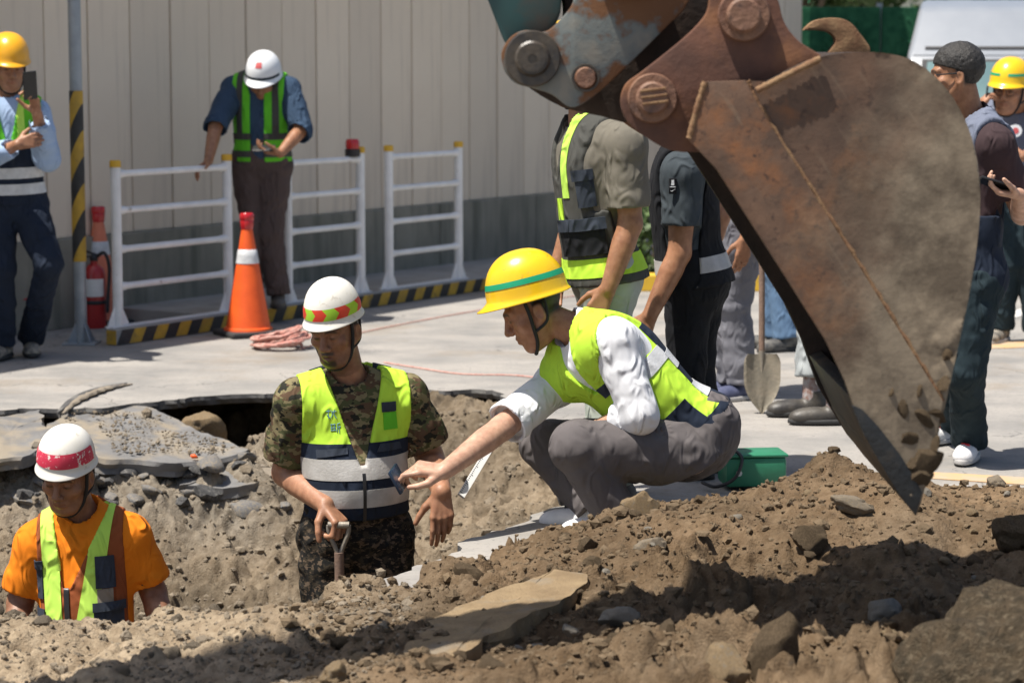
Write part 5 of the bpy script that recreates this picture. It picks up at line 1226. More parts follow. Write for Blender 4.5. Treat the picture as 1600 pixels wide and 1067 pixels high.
    if sh.get('collar'):
        for s_ in (-1, 1):
            nl = T['l']*s_; up = nrm(hb-nb); pts_ = [nb-T['f']*.07+up*.06, nb-T['f']*.03+nl*.072+up*.052, nb+T['f']*.035+nl*.074+up*.028, nb+T['f']*.088+nl*.026-up*.006]
            bm = bmesh.new(); pp = smoothpath(pts_, 5); vv0 = []
            for kk, a in enumerate(pp):
                outd = nrm(a-nb-up*((a-nb)@up)); u_ = kk/(len(pp)-1); w1 = .034+.022*u_
                vv0.append((bm.verts.new(a-outd*.004), bm.verts.new(a+outd*.010+up*.006), bm.verts.new(a+outd*(.020+.006*u_)-up*w1), bm.verts.new(a+outd*(.015+.006*u_)-up*w1)))
            for A1, B1 in zip(vv0, vv0[1:]):
                for kk in range(3): bm.faces.new((A1[kk], A1[kk+1], B1[kk+1], B1[kk]))
            bm.faces.new(vv0[-1]); bm.faces.new(vv0[0][::-1]); mkbm('collar', bm, sh['collar'], SH, autos=60)
    if sh.get('cuff'):
        for s_, s1 in (sl.items() if isinstance(sl, dict) else [('L', sl), ('R', sl)]):
            if s1 <= 1: b_, c_ = J['sh'+s_], J['el'+s_]; rc = .051*ra+eslv; s1 = s1+1
            else: b_, c_ = J['el'+s_], J['wr'+s_]; rc = np.interp(s1-1, [0, .3, 1], [.041, .044, .0285])*ra+eslv
            dn = nrm(c_-b_); ln = np.linalg.norm(c_-b_); e0 = b_+dn*((s1-1)*ln-.05)
            def cuf(p):
                x = cap(p, e0-dn*.01, e0+dn*.10, rc+.008, rc+.012); tq = (p-e0)@dn; x = np.maximum(x, np.maximum(-tq, tq-.056)); inn_ = cap(p, e0, e0+dn*.2, rc-.004, rc-.001)
                return np.maximum(x, -np.maximum(inn_, .03-tq))+wrinkle(p, .004, 26, 47, dn, .3)
            v, f = snet(cuf, e0-.11, e0+.13, .005); mk('cuff', v, f, sh['mat'], SH)
    # ---- vest
    VE = None; ve = o.get('vest')
    if ve:
        ev = ve.get('e', .024); vw, vd, z0 = ve.get('vw', .07), ve.get('vd', .2), ve.get('bottom', -.04); hw = ve.get('half', .172)
        def vest(p):
            q = loc(T, p); d = torso(p, ev)+wrinkle(p, ve.get('wr', .006), 8, 51, T['u'], .4)
            fl = ve.get('flare', 0); d = d-fl*np.clip((.3*TL-q[:, 2])/.3, 0, 1)
            d = np.maximum(d, z0-q[:, 2])
            if ve.get('open'): d = np.maximum(d, np.where(q[:, 1] > 0, ve['open']-np.abs(q[:, 0]+ve.get('open_shift', 0)), -1))
            zt = TL+.02; zb_ = zt-vd
            half_v = np.where(q[:, 2] > zb_, .012+vw*np.clip((q[:, 2]-zb_)/vd, 0, 1.2), 0)
            vcut = np.where((q[:, 1] > 0) & (q[:, 2] > zb_), half_v-np.abs(q[:, 0]-ve.get('vs', 0)*np.clip((zt-q[:, 2])/vd, 0, 1)), -1); d = np.maximum(d, vcut)
            d = np.maximum(d, -cap(p, nb-T['u']*.02, hb+T['u']*.06, .078, .1))
            for s_ in 'LR':
                a, b_ = J['sh'+s_], J['el'+s_]; out_ = nrm(a-J['neck']); q0 = a+out_*ve.get('hole', .035)
                d = np.maximum(d, -cap(p, q0, q0+(b_-a)*1.2+out_*.05, ve.get('hr', .078), .09))
            d = np.maximum(d, np.where(q[:, 2] > ve.get('hz', .28), np.abs(q[:, 0])-hw*g-ev, -1))
            return d
        te = np.array([J['pel'], J['neck'], J['shL'], J['shR']])
        v, f = snet(vest, te.min(0)-.26, te.max(0)+.26, ve.get('res', res)); VE = mk('vest', v, f, ve['mat'], root)
    # ---- shoes
    for s_ in 'LR':
        if ('foot'+s_) in J: shoe(root, J['an'+s_], J['foot'+s_], o['shoes'][0], o['shoes'][1], o.get('shoe', 1.0))
    if o.get('hair'):
        def hair(p):
            q = (p-Hf['o'])@Hf['m']/hs; d = ell(q, (0, -.016, .05), (.086, .107, .099)); d = d+.0018*vnoise(p*70, 5)+.0022*vnoise(p*190, 6)
            cut = np.minimum(.0+q[:, 2]+.055, 1)              # nape
            d = np.maximum(d, -.06-q[:, 2]); d = np.maximum(d, np.where(q[:, 1] > -.02, .035+q[:, 1]*.35-q[:, 2], -1))
            d = np.maximum(d, np.where((q[:, 1] > -.04) & (q[:, 2] < .03), np.abs(q[:, 0])-.0, -1) if False else -1)
            return d*hs
        v, f = snet(hair, Hf['o']-.14, Hf['o']+.18, .0045); mk('hair', v, f, 'hair', root)
    return dict(root=root, T=T, TL=TL, H=Hf, hs=hs, vest=VE, shirt=SH, trousers=TRO, body=b, J=J, hands=hands)

# ================================================================== the people in the picture
def stand(foot, h, fwd, sp=.10, z0=0.0):
    f_ = nrm(V(fwd[0], fwd[1], 0)); l_ = np.cross(V(0, 0, 1), f_); b = V(foot[0], foot[1], z0)
    up = lambda k: b+V(0, 0, k*h)
    J = dict(pel=up(.535), neck=up(.845), head=up(.922)+f_*.025, hf=f_, hu=V(0, 0, 1), shL=up(.815)+l_*.105*h, shR=up(.815)-l_*.105*h)
    for s_, k in (('L', 1), ('R', -1)):
        J['hip'+s_] = up(.52)+l_*k*.05*h; J['kn'+s_] = up(.285)+l_*k*(sp*.6)+f_*.02; J['an'+s_] = b+l_*k*sp+V(0, 0, .078)-f_*.02; J['foot'+s_] = f_+l_*k*.25
        J['el'+s_] = up(.63)+l_*k*.13*h-f_*.03; J['wr'+s_] = up(.485)+l_*k*.135*h+f_*.05
        J['hand'+s_] = (V(0, 0, -1)+f_*.15, -l_*k, f_, [.25, .28, .3, .32], (.3, .1))
    return J
def phone(c, across, along, label, matn='phone_glass', w=.074, l=.15, t=.009):
    a = nrm(across); b = nrm(np.asarray(along)-a*(np.asarray(along)@a)); n_ = np.cross(a, b); rot = Matrix((a, b, n_)).transposed()
    o = thing('mobile_phone', label, 'phone', c); bm = bmesh.new(); bm_box(bm, c, (w, l, t), rot, .003); mkbm('phone_body', bm, 'black_plastic' if matn == 'phone_glass' else matn, o, autos=40)
    bm = bmesh.new(); bm_box(bm, c+n_*(t/2+.0003), (w*.9, l*.93, .0008), rot); mkbm('screen', bm, 'phone_glass', o); return o
def ang(deg, down=0):                                     # viewing direction: 0 faces the camera, + turns to the photo's right
    a = R(deg); d = R(down); return V(math.sin(a)*math.cos(d), -math.cos(a)*math.cos(d), -math.sin(d))

# ---------------- 1 crouching man in white shirt with yellow helmet
J = dict(pel=P(1085, 688, 8.7), neck=P(910, 518, 8.70), head=P(836, 487, 8.70), hf=V(-math.cos(R(28)), -.06, -math.sin(R(28))), hu=V(-math.sin(R(28)), 0, math.cos(R(28))),
         shL=P(958, 535, 8.53), shR=P(872, 598, 8.84), elL=P(1000, 648, 8.46), wrL=P(918, 676, 8.68), elR=P(785, 668, 8.62), wrR=P(694, 736, 8.38),
         hipL=P(1078, 708, 8.59), hipR=P(1072, 708, 8.82), knL=P(900, 697, 8.46), knR=P(850, 694, 8.9), anL=P(965, 806, 8.5), anR=P(930, 794, 8.74),
         footL=V(-1, -.1, 0), footR=V(-1, .05, 0),
         handL=(V(-.45, .35, -.85), V(.5, .6, -.4), V(-.3, -.2, 1), [.5, .5, .5, .5], (.3, .1)),
         handR=(V(-.97, -.12, .12), V(-.1, .35, -.9), V(0, -1, .1), [(.3, .7, .5), (.6, .9, .6), (.75, 1.0, .6), (.85, 1.0, .6)], (.25, .3)))
p = person('man in white shirt and lime vest crouching at the pit edge, arm outstretched', J, dict(head=1.1, res=.0062, bres=.0045, skin='tan', armskin='fair', hand=1.12, girth=1.12, arm=1.08,
    trousers=dict(mat='cloth_grey', e=.034, flare=.042, wr=.005, waist=.10, res=.0062), shirt=dict(mat='cloth_white', sleeve={'L': 1.30, 'R': .9}, slv=.018, e=.014, wr=.0035, cuff=True, collar='cloth_white', hem=-.05, res=.0055),
    vest=dict(mat='cloth_lime', e=.028, vw=.03, vd=.2, bottom=.02, wr=.007, flare=.02, res=.0058, half=.15, hole=.02, hr=.085), shoes=('sneaker_white', 'sole_white')))
T, ve, TL = p['T'], p['vest'], p['TL']
patch(ve, T, [(1, -.04, -1), (2, .45, -1), (2, .03, 1)], .0015, 'cloth_navy', 'back_panel', ve)
for a, b in ((.10, .17), (.25, .32)): patch(ve, T, [(1, -.036, -1), (2, b, -1), (2, a, 1)], .004, 'reflect', 'reflective_strip', ve)
patch(ve, T, [(2, .055, -1)], .002, 'cloth_navy', 'hem', ve)
patch(ve, T, [(0, .06, 1), (1, -.04, 1), (1, .08, -1), (2, .30, 1), (2, .36, -1)], .003, 'reflect', 'reflective_strip', ve)
patch(ve, T, [(0, .02, 1), (0, .12, -1), (1, .05, 1), (2, .355, 1), (2, .40, -1)], .004, 'cloth_pocket', 'pocket_flap', ve)
patch(ve, T, [(0, .015, 1), (0, .13, -1), (1, .05, 1), (2, .24, 1), (2, .32, -1)], .004, 'reflect', 'reflective_strip', ve)
patch(ve, T, [(0, .0, 1), (1, .04, 1), (2, .16, -1), (2, .05, 1)], .003, 'cloth_navy', 'lower_panel', ve)
patch(ve, T, [(0, .07, 1), (0, .12, -1), (1, -.02, 1), (2, .47, 1), (2, .52, -1)], .004, 'cloth_pocket', 'shoulder_patch', ve)
h, strip, tw = helmet(p['root'], p['H'], 1.14, 'helmet_yellow', R(14), w=.106, l=.132, hgt=.14, peak=.03)
strip(R(8), R(172), .15, .235, 'band_green', 'band', na_=40); strip(R(188), R(352), .15, .235, 'band_green', 'band', na_=40)
chinstrap(p['root'], p['H'], 1.1)
phone(P(622, 748, 8.36), P(612, 728, 8.36)-P(634, 768, 8.36), V(.15, 1, 0), 'dark blue phone in the outstretched hand of the crouching man', 'phone_blue', .088, .14, .011)

# ---------------- 2 worker in camouflage in the pit
zc = ter(-.58, 8.8)
J = dict(pel=P(557, 835, 8.80), neck=P(549, 600, 8.80), head=P(525, 518, 8.70), hf=ang(-24, 17), hu=V(-.17, -.28, 1), shL=P(633, 620, 8.84), shR=P(463, 628, 8.74),
         elL=P(672, 716, 8.90), wrL=P(690, 768, 8.68), elR=P(447, 738, 8.84), wrR=P(508, 788, 8.62), knL=P(600, 1000, 8.78), knR=P(515, 1000, 8.78), hipL=P(596, 845, 8.80), hipR=P(518, 848, 8.80))
J['anL'] = V(P(612, 1000, 8.80)[0], 8.83, zc+.08); J['anR'] = V(P(505, 1000, 8.80)[0], 8.78, zc+.08)
for s_ in 'LR': J['kn'+s_] = (J['hip'+s_]+J['an'+s_])/2+V(0, -.04, 0); J['foot'+s_] = V(-.2, -1, 0)
J['handR'] = (V(.55, -.45, -.55), V(-.45, .15, -.75), V(.5, -.6, .3), [(1.0, 1.3, .8)]*4, (.7, .35))
J['handL'] = (V(.02, -.25, -1), V(-.25, .95, -.1), V(-1, -.2, 0), [(.12, .25, .2), (.28, .35, .3), (.34, .4, .3), (.4, .4, .3)], (.25, -.05))
p = person('worker in camouflage shirt standing waist-deep in the pit, hand on a shovel', J, dict(head=1.0, res=.0062, bres=.0045, skin='dark', armskin='tan', girth=1.1, arm=1.22, hand=1.12, belly=.03, face=1.06, mouth=.012, beard=.95,
    trousers=dict(mat='camo_trousers', e=.03, flare=.04, wr=.010, waist=.12), shirt=dict(mat='camo_shirt', sleeve=.78, slv=.024, e=.012, wr=.008, hem=.02), group=None,
    vest=dict(mat='cloth_lime', e=.026, vw=.085, vd=.30, bottom=.085, wr=.006, half=.158, hole=.022, hr=.082), shoes=('boot_black', 'sole_black')))
T, ve, TL = p['T'], p['vest'], p['TL']
NV = patch(ve, T, [(2, .365, -1)], .0015, 'cloth_navy', 'lower_panel', ve)
for a, b in ((.235, .31), (.135, .20)): patch(ve, T, [(2, a, 1), (2, b, -1)], .004, 'reflect_dirty', 'reflective_strip', ve)
polypatch(ve, T, [(.055, .33), (.155, .33), (.15, .355), (.07, .358)], .006, 'cloth_pocket', 'pocket_flap', ve)
polypatch(ve, T, [(-.155, .315), (-.05, .33), (-.05, .352), (-.155, .345)], .006, 'cloth_pocket', 'pocket_flap', ve)
polypatch(ve, T, [(.085, .47), (.14, .47), (.14, .505), (.085, .505)], .005, 'cloth_pocket', 'pocket_flap', ve)
polypatch(ve, T, [(.09, .405), (.145, .405), (.14, .468), (.09, .468)], .004, 'cloth_green', 'pocket', ve)
patch(ve, T, [(0, .085, 1), (0, .15, -1), (2, TL-.03, 1), (1, .0, -1)], .004, 'cloth_pocket', 'shoulder_patch', ve)
patch(ve, T, [(0, -.085, -1), (0, -.15, 1), (2, TL-.03, 1), (1, .0, -1)], .004, 'cloth_pocket', 'shoulder_patch', ve)
polypatch(ve, T, [(-.006, .085), (.006, .085), (.006, .26), (-.006, .26)], .005, 'black_plastic', 'zip', ve)
# two hand-written characters on the vest, blue ink
def ink(strokes, l0, u0, s, m='ink'):
    from mathutils.bvhtree import BVHTree
    bv_ = BVHTree.FromPolygons([v_.co for v_ in ve.data.vertices], [q.vertices for q in ve.data.polygons])
    for st_ in strokes:
        pts = []
        for a, b in st_:
            o_ = T['o']+T['l']*(l0+a*s)+T['u']*(u0+b*s)+T['f']*.4; hit = bv_.ray_cast(Vector(o_), Vector(-T['f']))
            if hit[0] is not None: pts.append(np.array(hit[0])+T['f']*.0012)
        if len(pts) > 1:
            bm = bmesh.new(); bm_tube(bm, pts, .0014, 5); mkbm('ink_stroke', bm, m, ve)
ink([[(0, .8), (.45, .85)], [(.22, 1), (.2, .1)], [(.05, .5), (.4, .1)], [(.55, .9), (.6, .5), (.5, .2)], [(.6, .75), (1, .8)], [(.8, 1), (.75, .5), (1, .1)]], -.118, .455, .036)
ink([[(0, .85), (.5, .9)], [(.1, .95), (.1, .25)], [(.4, .95), (.4, .25)], [(0, .5), (.5, .55)], [(0, .25), (.55, .3)], [(.65, .9), (.95, 1)], [(.7, .9), (.62, .1)], [(.7, .6), (1, .65)], [(.85, .6), (.85, 0)]], -.105, .405, .036)
h, strip, tw = helmet(p['root'], p['H'], .95, 'helmet_white', R(4), w=.106, l=.126, hgt=.136, peak=.012, dz=.076)
# slanting chevrons, red and lime, one piece each
a0 = -112
for i in range(9):
    strip(R(a0+i*25), R(a0+25+i*25), .03, .23, 'band_lime' if i % 2 else 'band_red', 'chevron', na_=8, nt=8, sh0=R(9), sh1=R(9))
chinstrap(p['root'], p['H'], 1.0)
# his shovel
sa = P(529, 820, 8.55); sb = V(P(533, 930, 8.55)[0], 8.57, ter(-.6, 8.55)+.02)
sv = thing('shovel', 'shovel standing in the pit under the fist of the camouflage worker', 'shovel', sb)
ax = nrm(sb-sa)
bm = bmesh.new(); bm_tube(bm, [sa-V(.038, 0, 0), sa+V(.038, 0, 0)], .013, 10); mkbm('grip', bm, 'steel_worn', sv, autos=50)
for s_ in (-1, 1):
    bm = bmesh.new(); bm_tube(bm, smoothpath([sa+V(s_*.036, 0, 0), sa+V(s_*.034, 0, 0)+ax*.03, sa+V(s_*.012, 0, 0)+ax*.085, sa+ax*.12], 4), .0085, 8); mkbm('grip_fork', bm, 'steel_worn', sv, autos=50)
bm = bmesh.new(); bm_tube(bm, [sa+ax*.1, sb-ax*.3], .0175, 12); mkbm('handle', bm, 'handle_wood', sv, autos=50)
def blade(parent, top, ax, side, nrm_, w, L, m):
    v = []; f = []; na, nb_ = 14, 10
    for j in range(na+1):
        t = j/na; hw = w/2*(min(1, .80+.2*min(t*10, 1)) if t < .4 else max(.03, 1-((t-.4)/.6)**2.1))
        for i in range(nb_+1):
            u = -1+2*i/nb_; v.append(top+ax*(L*t)+side*(hw*u)+nrm_*(.028*(u*u)*(1-.5*t)-.03*t*t*0+.008*math.exp(-(u*5)**2)))
    n0 = len(v); v += [q+nrm_*-.003 for q in v]
    for j in range(na):
        for i in range(nb_):
            q = (j*(nb_+1)+i, j*(nb_+1)+i+1, (j+1)*(nb_+1)+i+1, (j+1)*(nb_+1)+i); f += [q, tuple(n0+k for k in q[::-1])]
    for j in range(na):
        for i in (0, nb_): f.append((j*(nb_+1)+i, (j+1)*(nb_+1)+i, n0+(j+1)*(nb_+1)+i, n0+j*(nb_+1)+i))
    return mk('blade', v, f, m, parent)
blade(sv, sb-ax*.3, ax, V(1, 0, 0), V(0, -1, 0), .22, .29, 'shovel_blade')

# ---------------- 3 worker in orange in the pit
zo = ter(-1.6, 8.6)
J = dict(pel=P(142, 1046, 8.62), neck=P(128, 806, 8.62), head=P(106, 745, 8.52), hf=ang(-14, 24), hu=V(-.02, -.38, 1), shL=P(202, 838, 8.62), shR=P(58, 850, 8.6),
         elL=P(240, 925, 8.66), wrL=P(262, 1010, 8.5), elR=P(32, 940, 8.62), wrR=P(20, 1030, 8.46))
J['anL'] = V(J['pel'][0]+.12, 8.65, zo+.08); J['anR'] = V(J['pel'][0]-.12, 8.6, zo+.08)
T0 = nrm(J['shL']-J['shR']); J['hipL'] = J['pel']+T0*.09; J['hipR'] = J['pel']-T0*.09
for s_ in 'LR':
    J['kn'+s_] = (J['hip'+s_]+J['an'+s_])/2+V(0, -.05, 0); J['foot'+s_] = V(-.2, -1, 0)
    J['hand'+s_] = (V(0, -.4, -.9), V(-1 if s_ == 'L' else 1, 0, 0), V(0, -1, 0), [.4]*4, (.3, .1))
p = person('worker in orange polo shirt deep in the pit, looking down', J, dict(head=1.02, res=.0065, bres=.0045, skin='dark', armskin='dark', girth=1.04, arm=1.12, belly=.02, face=1.03,
    trousers=dict(mat='cloth_charcoal', e=.02, flare=.03), shirt=dict(mat='cloth_orange', sleeve=.80, slv=.022, e=.014, wr=.004, collar='cloth_orange', hem=-.06, res=.006),
    vest=dict(mat='cloth_rust', e=.022, vw=.085, vd=.255, vs=-.05, bottom=-.02, wr=.005, half=.128, hz=-9, hole=.0, hr=.085), shoes=('boot_black', 'sole_black')))
T, ve, TL = p['T'], p['vest'], p['TL']
polypatch(ve, T, [(-.128, .1), (-.066, .1), (-.078, .62), (-.14, .62)], .004, 'cloth_limelight', 'reflective_strip', ve)
polypatch(ve, T, [(-.045, .1), (.03, .1), (.128, .62), (.066, .62)], .004, 'cloth_limelight', 'reflective_strip', ve)
for a, b, c, d in ((.052, .118, .33, .445), (.042, .14, .17, .275), (-.185, -.135, .295, .43), (-.185, -.132, .17, .255)):
    k_ = polypatch(ve, T, [(a, c), (b, c), (b, d), (a, d)], .008, 'cloth_pocket', 'pocket', ve, th=.008)
    if k_: polypatch(ve, T, [(a-.004, d-.026), (b+.004, d-.026), (b+.004, d+.006), (a-.004, d+.006)], .013, 'cloth_pocket', 'pocket_flap', k_)
polypatch(ve, T, [(.056, .278), (.11, .278), (.11, .328), (.056, .328)], .005, 'cloth_dusty', 'pocket', ve)
polypatch(ve, T, [(-.060, .0), (-.042, .0), (-.042, .335), (-.060, .335)], .005, 'black_plastic', 'zip', ve)
h, strip, tw = helmet(p['root'], p['H'], .96, 'helmet_white', R(6), w=.105, l=.124, hgt=.13, peak=.012, dz=.074)
strip(R(-95), R(95), .05, .32, 'band_pink', 'band', na_=40, nt=8)
chinstrap(p['root'], p['H'], 1.02)

# ---------------- 4 man in the grey T-shirt with dark vest
J = stand((P(950, 470, 9.15)[0], 9.15), 1.76, (-1, -.12))
J.update(head=P(893, 112, 9.15), neck=P(912, 196, 9.15), shL=P(978, 228, 8.98), shR=P(930, 222, 9.32), elL=P(985, 350, 8.97), wrL=P(950, 452, 8.93), elR=P(900, 340, 9.35), wrR=P(870, 420, 9.3), pel=P(945, 440, 9.15), hf=V(-.95, -.2, -.35), hu=V(-.35, 0, 1))
J['handL'] = (V(-.5, -.1, -.9), V(.1, .9, 0), V(-.9, 0, .4), [.3]*4, (.3, .1))
p = person('man in grey T-shirt and dark vest with lime edging standing behind the crouching man', J, dict(skin='mid', res=.007, bres=.006, arm=1.05,
    trousers=dict(mat='cloth_palegreen', e=.018, flare=.045, wr=.006, waist=.06), shirt=dict(mat='cloth_khaki', sleeve=.80, slv=.024, e=.016, wr=.005, hem=-.06),
    vest=dict(mat='cloth_vestgrey', e=.028, vw=.05, vd=.2, bottom=-.0, wr=.006, half=.125, hole=-.01, hr=.092, flare=.022), shoes=('shoe_grey', 'sole_black')))
T, ve, TL = p['T'], p['vest'], p['TL']
patch(ve, T, [(2, .035, 1), (2, .105, -1)], .003, 'cloth_lime', 'reflective_strip', ve)
patch(ve, T, [(0, .055, 1), (0, .095, -1), (1, .0, 1), (2, .34, 1)], .003, 'cloth_limelight', 'reflective_strip', ve)
patch(ve, T, [(0, .03, 1), (1, .045, 1), (1, .10, -1), (2, .30, 1), (2, .43, -1)], .016, 'cloth_pocket', 'radio_pocket', ve, th=.016)
patch(ve, T, [(0, .03, 1), (1, .045, 1), (1, .105, -1), (2, .40, 1), (2, .44, -1)], .021, 'cloth_pocket', 'pocket_flap', ve, th=.01)
patch(ve, T, [(0, .03, 1), (1, .03, 1), (2, .12, 1), (2, .25, -1)], .018, 'cloth_black', 'pocket', ve, th=.018)
patch(ve, T, [(0, .03, 1), (1, .025, 1), (2, .215, 1), (2, .26, -1)], .024, 'cloth_pocket', 'pocket_flap', ve, th=.01)
patch(ve, T, [(0, .0, 1), (0, .045, -1), (1, .05, 1), (2, .2, 1), (2, .34, -1)], .004, 'cloth_lime', 'reflective_strip', ve)
h, strip, tw = helmet(p['root'], p['H'], 1.0, 'helmet_yellow', R(-4)); chinstrap(p['root'], p['H'], 1.0)

# ---------------- 5 man in the navy T-shirt and black vest
J = stand((P(1088, 470, 9.75)[0], 9.75), 1.66, (-.9, .35))
J.update(head=P(1042, 165, 9.75), neck=P(1062, 238, 9.75), shL=P(1068, 272, 9.58), shR=P(1085, 262, 9.92), elL=P(1062, 395, 9.57), wrL=P(1016, 492, 9.55), pel=P(1085, 445, 9.75), hf=V(-.9, .2, -.3))
J['handL'] = (V(-.4, 0, -.9), V(.2, .9, 0), V(-.9, .2, 0), [.3]*4, (.3, .1))
p = person('man in dark blue T-shirt and black vest with a grey strip, black trousers', J, dict(skin='mid', res=.007, bres=.006, arm=1.08, hair=True,
    trousers=dict(mat='cloth_black', e=.022, flare=.06, wr=.006, waist=.06), shirt=dict(mat='cloth_slate', sleeve=.66, slv=.022, e=.016, wr=.004, hem=-.06), vest=dict(mat='cloth_black', e=.030, vw=.05, vd=.2, bottom=.0, half=.125, hole=-.01, hr=.09, flare=.02), shoes=('boot_black', 'sole_black')))
T, ve = p['T'], p['vest']; patch(ve, T, [(2, .06, 1), (2, .12, -1)], .003, 'reflect_dirty', 'reflective_strip', ve)
# sleeve badge: a small woven tab with a figure above a bar and a tick
bc = P(1051, 291, 9.50); bm = bmesh.new(); bm_box(bm, bc, (.030, .010, .062), None, .003); b_ = mkbm('sleeve_badge', bm, 'cloth_black', p['shirt'])
for z_, w_, h_ in ((.018, .010, .012), (.008, .012, .010), (-.003, .022, .003)):
    bm = bmesh.new(); bm_box(bm, bc+V(0, -.0055, z_), (w_, .002, h_)); mkbm('badge_mark', bm, 'badge', b_)
bm = bmesh.new(); bm_prism(bm, [bc+V(-.010, -.0055, -.017), bc+V(-.004, -.0055, -.022), bc+V(.012, -.0055, -.011), bc+V(-.004, -.0055, -.0185)], (0, -.001, 0)); mkbm('badge_mark', bm, 'badge', b_)

# ---------------- 6 man with grey trousers and blue sneakers
c = PG(1146, 622); J = stand((c[0], c[1]), 1.68, (-1, -.35), .06); p = person('man in grey trousers and blue sneakers, mostly hidden behind the black vest', J, dict(skin='mid', res=.008, hair=True,
    trousers=dict(mat='cloth_steelgrey', e=.032, flare=.045, wr=.010), shirt=dict(mat='cloth_lightblue', sleeve=.7, slv=.03, e=.016), shoes=('sneaker_blue', 'sole_white')))
# ---------------- 7 man in pale jeans and black shoes
c = PG(1268, 655); J = stand((c[0]+.05, c[1]+.1), 1.60, (-1, -.25), .12); J['anL'] = PG(1305, 663)+V(0, 0, .085); J['anR'] = PG(1258, 650)+V(.03, 0, .085); J['footL'] = V(-1, -.05, 0); J['footR'] = V(-1, -.15, 0); J['knL'] = J['anL']+V(-.02, .03, .4); J['knR'] = J['anR']+V(.03, .06, .4)
p = person('man in pale wet jeans and black rubber shoes behind the bucket', J, dict(skin='mid', res=.008, hair=True, trousers=dict(mat='cloth_denim_pale', e=.034, flare=.05, wr=.010, end=-.10), shirt=dict(mat='cloth_slate', sleeve=.7, slv=.03, e=.016), shoes=('boot_black', 'sole_black'), shoe=1.05))
for s_ in 'LR':
    a = p['J']['an'+s_]; bm = bmesh.new(); bm_tube(bm, [a+V(0, 0, -.02), a+V(0, 0, .05), a+(p['J']['kn'+s_]-a)*.32], [.044, .045, .047], 16); mkbm('sock', bm, 'sock', p['root'], autos=60)
# ---------------- 8 far man in blue jeans
c = PG(1200, 546); J = stand((c[0]+.06, c[1]), 1.66, (-1, -.3), .08); p = person('far man in blue jeans behind the shovel, only his legs showing', J, dict(skin='mid', res=.009, hair=True, trousers=dict(mat='cloth_denim', e=.03, flare=.045), shirt=dict(mat='cloth_slate', sleeve=.7, slv=.03, e=.016), shoes=('shoe_grey', 'sole_black')))
# shovel leaning upright beside him
tip = PG(1190, 646); top = tip+V(-.0, .10, 1.06); ax = nrm(tip-top); sv = thing('shovel', 'upright round-point shovel between the blue sneakers and the black shoes', 'shovel', tip)
blade(sv, tip-ax*.285, ax, V(1, 0, 0), np.cross(ax, V(1, 0, 0)), .175, .285, 'shovel_blade')
bm = bmesh.new(); bm_tube(bm, [tip-ax*.30, tip-ax*.17], [.016, .006], 10); mkbm('socket', bm, 'steel_worn', sv, autos=50)
bm = bmesh.new(); bm_tube(bm, [tip-ax*.29, tip-ax*.95], .0145, 10); mkbm('handle', bm, 'handle_wood', sv, autos=50)
bm = bmesh.new(); bm_tube(bm, [tip-ax*.96-V(.05, 0, 0), tip-ax*.96+V(.05, 0, 0)], .013, 10); mkbm('grip', bm, 'handle_wood', sv, autos=50)

# ---------------- 9 dark-haired man at right
J = stand((P(1500, 470, 9.95)[0], 9.95), 1.76, (-.75, -.6), .09)
J.update(head=P(1494, 122, 9.95), neck=P(1520, 190, 9.97), shL=P(1556, 228, 9.82), shR=P(1490, 226, 10.12), pel=P(1512, 440, 9.97), elL=P(1597, 335, 9.86), wrL=P(1592, 305, 9.62), elR=P(1460, 330, 10.15), wrR=P(1490, 330, 9.95), hf=V(-.96, .12, -.12), hu=V(-.1, 0, 1))
J['anL'] = PG(1518, 722)+V(0, .06, .085); J['anR'] = PG(1482, 694)+V(.02, .05, .085); J['knL'] = P(1510, 580, 9.85); J['knR'] = P(1490, 570, 10.2); J['footL'] = V(-.35, -1, 0); J['footR'] = V(-.8, -.7, 0)
J['hipL'] = P(1525, 450, 9.88); J['hipR'] = P(1500, 450, 10.06)
J['handL'] = (V(-.95, -.1, .15), V(.1, -.1, .9), V(0, -.9, .2), [.5, .6, .6, .6], (.5, .1))
p = person('dark-haired man in navy vest, plum T-shirt and white sneakers behind the bucket', J, dict(skin='mid', armskin='fair', res=.007, bres=.0055, hair=True,
    trousers=dict(mat='cloth_darkgreen', e=.022, flare=.045, wr=.009, waist=.05), shirt=dict(mat='cloth_plum', sleeve=.72, slv=.022, e=.016, wr=.004), vest=dict(mat='cloth_navy', e=.03, vw=.05, vd=.2, bottom=-.04, half=.125, hole=-.01, hr=.09), shoes=('sneaker_white', 'sole_white')))
patch(p['vest'], p['T'], [(2, .40, 1)], .003, 'cloth_bluegrey', 'yoke', p['vest'])
Hf = p['H']; bm = bmesh.new(); bm_tube(bm, [Hf['o']+Hf['m']@V(.082, .0, .02), Hf['o']+Hf['m']@V(.076, .085, .022)], .0028, 6); mkbm('spectacles', bm, 'black_plastic', p['root'])
for s_ in 'LR':
    a = p['J']['an'+s_]; fd = nrm(p['J']['foot'+s_]); bm = bmesh.new(); bm_box(bm, a+fd*.105+V(0, 0, -.006), (.016, .05, .016), Matrix.Rotation(math.atan2(fd[0], -fd[1])*-1, 3, 'Z'), .004); mkbm('shoe_trim', bm, 'red_trim', p['root'])
phone(P(1556, 288, 9.60), V(.2, -.9, .3), V(-1, -.2, .35), 'black phone in the hand of the dark-haired man at right')

